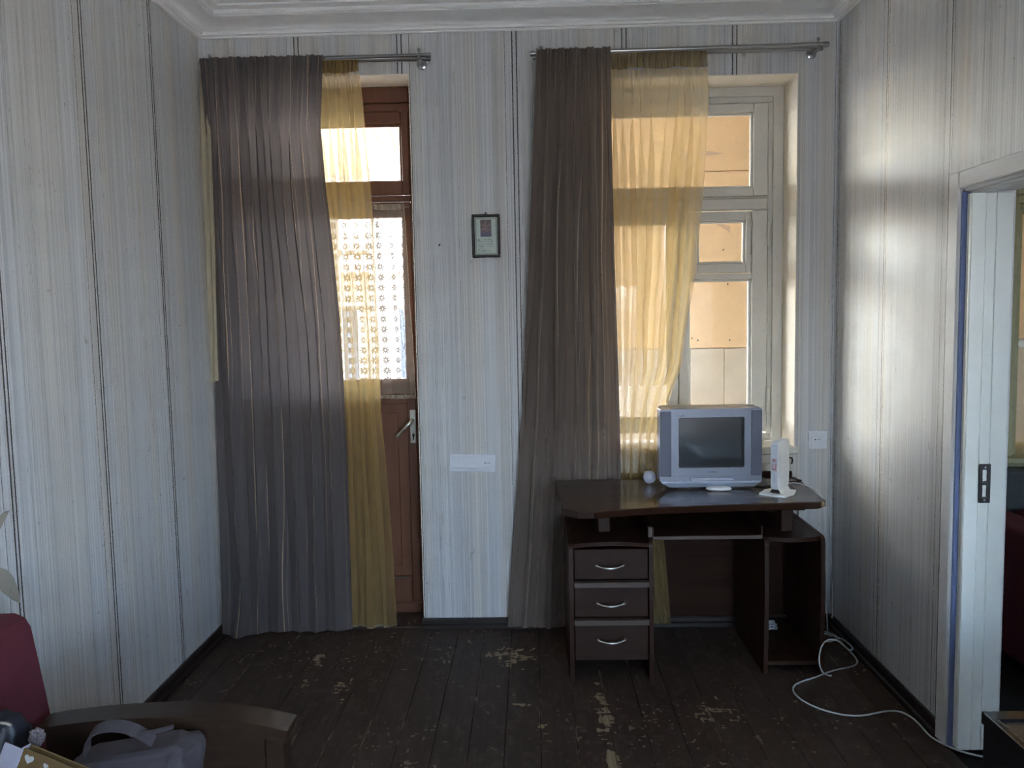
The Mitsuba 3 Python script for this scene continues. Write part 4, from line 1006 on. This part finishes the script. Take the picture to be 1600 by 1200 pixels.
add('white_patch_cable', tube(curve([(1.105, 3.625, TZ + 0.03), (1.15, 3.70, TZ + 0.004), (1.185, 3.72, TZ + 0.0035), (1.222, 3.66, TZ + 0.0035), (1.2385, 3.55, TZ + 0.002), (1.243, 3.50, TZ - 0.03), (1.242, 3.48, TZ - 0.12), (1.247, 3.50, TZ - 0.30), (1.30, 3.60, 0.20), (1.36, 3.74, 0.03), (1.39, 3.78, 0.006)], 120), 0.0024, 6), M_cable, smooth=True, label='thin pale cable hanging over the right end of the desk', cat='cable')
add('black_drop_cable', tube(curve([(1.262, 3.90, 0.72), (1.266, 3.89, 0.66), (1.262, 3.89, 0.58), (1.27, 3.90, 0.40), (1.28, 3.90, 0.12), (1.30, 3.88, 0.006)], 60), 0.003, 6), M_bcable, smooth=True, label='black cable hanging down behind the right end of the desk', cat='cable')
main = [(1.36, 3.84), (1.405, 3.77), (1.41, 3.64), (1.400, 3.50), (1.355, 3.45), (1.27, 3.415), (1.17, 3.352), (1.07, 3.29), (1.035, 3.22), (1.055, 3.125), (1.125, 3.045), (1.215, 3.018), (1.31, 3.045), (1.385, 3.045), (1.412, 2.95), (1.412, 2.86), (1.455, 2.775), (1.52, 2.728), (1.60, 2.71), (1.72, 2.70)]
zz = 0.004
add('floor_cable', tube(curve([(x, y, zz) for x, y in main], 260), 0.0035, 8), M_cable, smooth=True, label='long pale cable winding across the floor from the desk into the doorway', cat='cable')
fl = [(1.235, 3.352, 0.010), (1.195, 3.350, 0.030), (1.183, 3.352, 0.095), (1.215, 3.372, 0.150), (1.275, 3.400, 0.140), (1.335, 3.45, 0.085), (1.385, 3.52, 0.050), (1.412, 3.62, 0.030), (1.405, 3.72, 0.020), (1.36, 3.79, 0.012), (1.30, 3.76, 0.012), (1.32, 3.70, 0.014), (1.38, 3.71, 0.016), (1.40, 3.78, 0.014), (1.345, 3.83, 0.012), (1.29, 3.79, 0.018), (1.31, 3.68, 0.022)]
add('looped_cable', tube(curve(fl, 260), 0.0033, 8), M_cable, smooth=True, label='pale cable coiled in loops on the floor at the right side of the desk', cat='cable')

# ------------------------------------------------------------------ sofa, bag and clutter at lower left
k = 'sofa'
tag(k, 'dark red sofa with curved wooden armrest against the left wall in the foreground', 'sofa')
bp = [(-1.520, 0.12), (-1.520, 0.80), (-1.500, 0.824), (-1.300, 0.826), (-1.275, 0.814), (-1.262, 0.79), (-1.246, 0.686), (-1.208, 0.433), (-1.19, 0.30), (-1.19, 0.12)]
part(k, 'backrest', ext(Polygon(bp).buffer(-0.012).buffer(0.012), 1, 0.30, 1.96), M_red, smooth=30)
part(k, 'seat_cushion', rbox(-1.185, -0.63, 0.40, 1.795, 0.20, 0.455, 0.03), M_red, smooth=40)
part(k, 'base', cbox(-1.50, -0.64, 0.36, 1.79, 0.02, 0.195, 0.005), M_dark)
M_armtop = mat('armrest_wood', wood((0.019, 0.011, 0.008), (0.036, 0.021, 0.013), 71.0, axis=0, freq=80.0), 0.36, specular=0.22)
M_armside = M_armtop
at_ = np.array([(-1.30, 0.570), (-1.18, 0.595), (-1.05, 0.612), (-0.918, 0.620), (-0.761, 0.617), (-0.66, 0.602), (-0.586, 0.585)])
xx = np.linspace(-1.19, -0.586, 26)
zt = np.interp(xx, at_[:, 0], at_[:, 1])
from scipy.interpolate import CubicSpline
zt = CubicSpline(at_[:, 0], at_[:, 1])(xx)
slab = Polygon(list(zip(xx, zt)) + [(-0.592, zt[-1] - 0.028)] + list(zip(xx[::-1], zt[::-1] - 0.030)))
part(k, 'armrest', ext(slab, 1, 1.825, 1.905), M_armtop, smooth=30, label='curved wooden armrest with a worn pale end')
inn = Polygon([(x, z - 0.030) for x, z in zip(xx[1:-2], zt[1:-2])] + [(-0.645, 0.03), (xx[1], 0.03)])
part(k, 'arm_panel', ext(inn, 1, 1.838, 1.895), M_armside)
part(k, 'arm_front_post', cbox(-0.645, -0.600, 1.832, 1.900, 0.02, float(zt[-3]) - 0.034, 0.006), M_armside)

# grey bag lying on the seat against the arm
M_bag = mat('grey_purple_canvas', worn_paint((0.052, 0.044, 0.049), (0.032, 0.028, 0.032), 81.0, 0.4), 0.9, sheen=0.3)
k = 'canvas_bag'
tag(k, 'crumpled grey canvas bag with a strap handle lying on the sofa by the armrest', 'bag')
bm = rbox(-1.055, -0.765, 1.665, 1.815, 0.455, 0.600, 0.05, 24)
bm = bm.subdivide().subdivide()
bm = bm if len(bm.faces) < 60000 else bm
bv = np.array(bm.vertices)
nz = meshkit.fbm(bv * 11.0, 4, 5) - 0.5
nz2 = meshkit.fbm(bv * np.array([30, 30, 14.0]), 3, 8) - 0.5
dirv = bv - np.array([-0.91, 1.74, 0.50])
dirv /= np.linalg.norm(dirv, axis=1, keepdims=True)
up = np.clip((bv[:, 2] - 0.47) / 0.1, 0, 1)
bv = bv + dirv * (0.075 * nz + 0.020 * nz2)[:, None] * up[:, None]
bv[:, 2] += up * (0.16 * (bv[:, 0] + 0.91))
bv[:, 1] = np.minimum(bv[:, 1], 1.835)
bv[:, 2] = np.maximum(bv[:, 2], 0.457)
part(k, 'body', trimesh.Trimesh(bv, bm.faces, process=False), M_bag, smooth=50)


def ribbon(pts, w_dir, w, th):
    p = curve(pts, 48)
    w_dir = np.array(w_dir, float) / np.linalg.norm(w_dir)
    t = np.gradient(p, axis=0)
    t /= np.linalg.norm(t, axis=1, keepdims=True)
    nn = np.cross(t, w_dir)
    nn /= np.linalg.norm(nn, axis=1, keepdims=True)
    V = np.stack([p + w_dir * w / 2 + nn * th / 2, p - w_dir * w / 2 + nn * th / 2, p - w_dir * w / 2 - nn * th / 2, p + w_dir * w / 2 - nn * th / 2], 1).reshape(-1, 3)
    F = []
    for i in range(len(p) - 1):
        for j in range(4):
            F.append([i * 4 + j, i * 4 + (j + 1) % 4, (i + 1) * 4 + (j + 1) % 4, (i + 1) * 4 + j])
    F += [[3, 2, 1, 0], [len(V) - 4, len(V) - 3, len(V) - 2, len(V) - 1]]
    return V, np.array(F)


part(k, 'strap_handle', ribbon([(-0.995, 1.71, 0.600), (-0.985, 1.705, 0.638), (-0.955, 1.70, 0.662), (-0.905, 1.70, 0.664), (-0.870, 1.705, 0.646), (-0.845, 1.71, 0.625)], (0, 0.8, 0.35), 0.030, 0.004), M_bag, smooth=30)
part(k, 'seam', ribbon([(-0.89, 1.70, 0.645), (-0.84, 1.70, 0.652), (-0.80, 1.71, 0.658)], (0, 1, 0.3), 0.008, 0.006), M_bag, smooth=30)

# gift bag with white hearts
M_gold = mat('gold_paper', (0.125, 0.082, 0.034), 0.4, metallic=0.2)
M_heart = mat('white_print', (0.34, 0.35, 0.33), 0.5)
M_paperw = mat('white_paper_side', (0.27, 0.26, 0.30), 0.6)
k = 'gift_bag'
tag(k, 'gold paper gift bag with white hearts lying on the sofa', 'gift bag')
before = set(scene)
part(k, 'front', cbox(0, 0.16, 0, 0.004, 0, 0.20, 0.001), M_gold)
part(k, 'back', cbox(0, 0.16, 0.020, 0.024, 0, 0.20, 0.001), M_gold)
part(k, 'side', cat(cbox(-0.004, 0.0, 0, 0.024, 0, 0.20, 0.001), cbox(-0.042, -0.001, 0.0, 0.004, 0, 0.196, 0.001)), M_paperw, label='white side of the bag')
part(k, 'far_side', cbox(0.16, 0.164, 0, 0.024, 0, 0.20, 0.001), M_paperw)
part(k, 'bottom', cbox(0, 0.16, 0.004, 0.020, 0, 0.004), M_gold)
a = np.linspace(0, 2 * np.pi, 40)[:-1]
hx, hz_ = 16 * np.sin(a) ** 3, 13 * np.cos(a) - 5 * np.cos(2 * a) - 2 * np.cos(3 * a) - np.cos(4 * a)
hr = np.random.default_rng(6)
for r_ in range(5):
    for c_ in range(7):
        sc_ = 0.00062 if (r_ + c_) % 2 == 0 else 0.00036
        cx, cz = 0.018 + c_ * 0.037 + (0.018 if r_ % 2 else 0), 0.184 - r_ * 0.038
        if cx > 0.145:
            continue
        an = hr.uniform(-0.5, 0.5)
        X_, Z_ = sc_ * (hx * math.cos(an) - hz_ * math.sin(an)), sc_ * (hx * math.sin(an) + hz_ * math.cos(an))
        part(k, 'heart', ext(Polygon(np.c_[cx + X_, cz + Z_]), 1, -0.0006, 0.0008), M_heart)
GT = T().translate([-1.086, 1.505, 0.522]).rotate([0, 1, 0], 20).rotate([1, 0, 0], -8).rotate([0, 0, 1], -6)
for kk in set(scene) - before:
    if kk.startswith(k):
        scene[kk]['to_world'] = GT

# dark bundle wrapped in clear plastic
M_blackbag = mat('black_glossy_bag', (0.012, 0.012, 0.017), 0.4, specular=0.25)
M_wrap = mat('crumpled_silver_wrap', (0.15, 0.125, 0.13), 0.22, metallic=0.4)
M_pale = mat('pale_rim', (0.22, 0.19, 0.16), 0.5)
k = 'black_bag'
tag(k, 'black glossy bundle with a pale rim and crumpled wrapping in the lower left corner', 'bundle')
ball = trimesh.creation.icosphere(4, 1.0)
bvv = np.array(ball.vertices)
bvv = bvv * (1 + 0.35 * (meshkit.fbm(bvv * 2.5 + 3, 4, 2) - 0.5))[:, None]
bb = xf(trimesh.Trimesh(bvv, ball.faces, process=False), loc=(-1.118, 1.635, 0.590), scale=(0.058, 0.055, 0.145))
bb.vertices[:, 2] = np.maximum(bb.vertices[:, 2], 0.4575)
part(k, 'body', bb, M_blackbag, smooth=True)
part(k, 'rim', tube(curve([(-1.165, 1.56, 0.678), (-1.135, 1.56, 0.715), (-1.105, 1.56, 0.738), (-1.080, 1.56, 0.746), (-1.062, 1.565, 0.738)], 30), 0.003, 8), M_pale, smooth=True)
bvv = np.array(ball.vertices)
bvv = bvv * (1 + 0.9 * (meshkit.fbm(bvv * 4.5 + 8, 4, 3) - 0.5))[:, None]
part(k, 'wrapping', xf(trimesh.Trimesh(bvv, ball.faces, process=False), loc=(-1.034, 1.60, 0.694), scale=(0.014, 0.014, 0.018)), M_wrap)

# ------------------------------------------------------------------ black glass-topped cabinet at lower right
k = 'black_cabinet'
tag(k, 'black glossy low cabinet with an inset glass top by the right doorway', 'cabinet')
cx0, cx1, cy0, cy1, cz = 1.092, 1.425, 1.10, 1.967, 0.55
M_gloss = mat('black_gloss', (0.008, 0.008, 0.010), 0.12, specular=0.5)
part(k, 'body', cbox(cx0 + 0.003, cx1, cy0, cy1 - 0.003, 0.0, cz - 0.03, 0.003), M_gloss)
rimp = sbox(cx0, cy0, cx1 + 0.003, cy1).difference(sbox(cx0 + 0.016, cy0 + 0.022, cx1 - 0.014, cy1 - 0.040))
part(k, 'top_rim', ext(rimp, 2, cz - 0.03, cz), M_gloss)
part(k, 'glass_inset', cbox(cx0 + 0.017, cx1 - 0.015, cy0 + 0.023, cy1 - 0.041, cz - 0.029, cz - 0.006, 0.001), mat('smoked_glass_top', (0.05, 0.045, 0.043), 0.16, specular=0.6))
part(k, 'metal_edge', cat(cbox(cx0 - 0.0012, cx0 + 0.002, cy0, cy1 - 0.012, cz - 0.0015, cz + 0.0012, 0.0006), cbox(cx0 + 0.015, cx0 + 0.0175, cy0 + 0.02, cy1 - 0.042, cz - 0.006, cz + 0.0008, 0.0005)), M_steel)
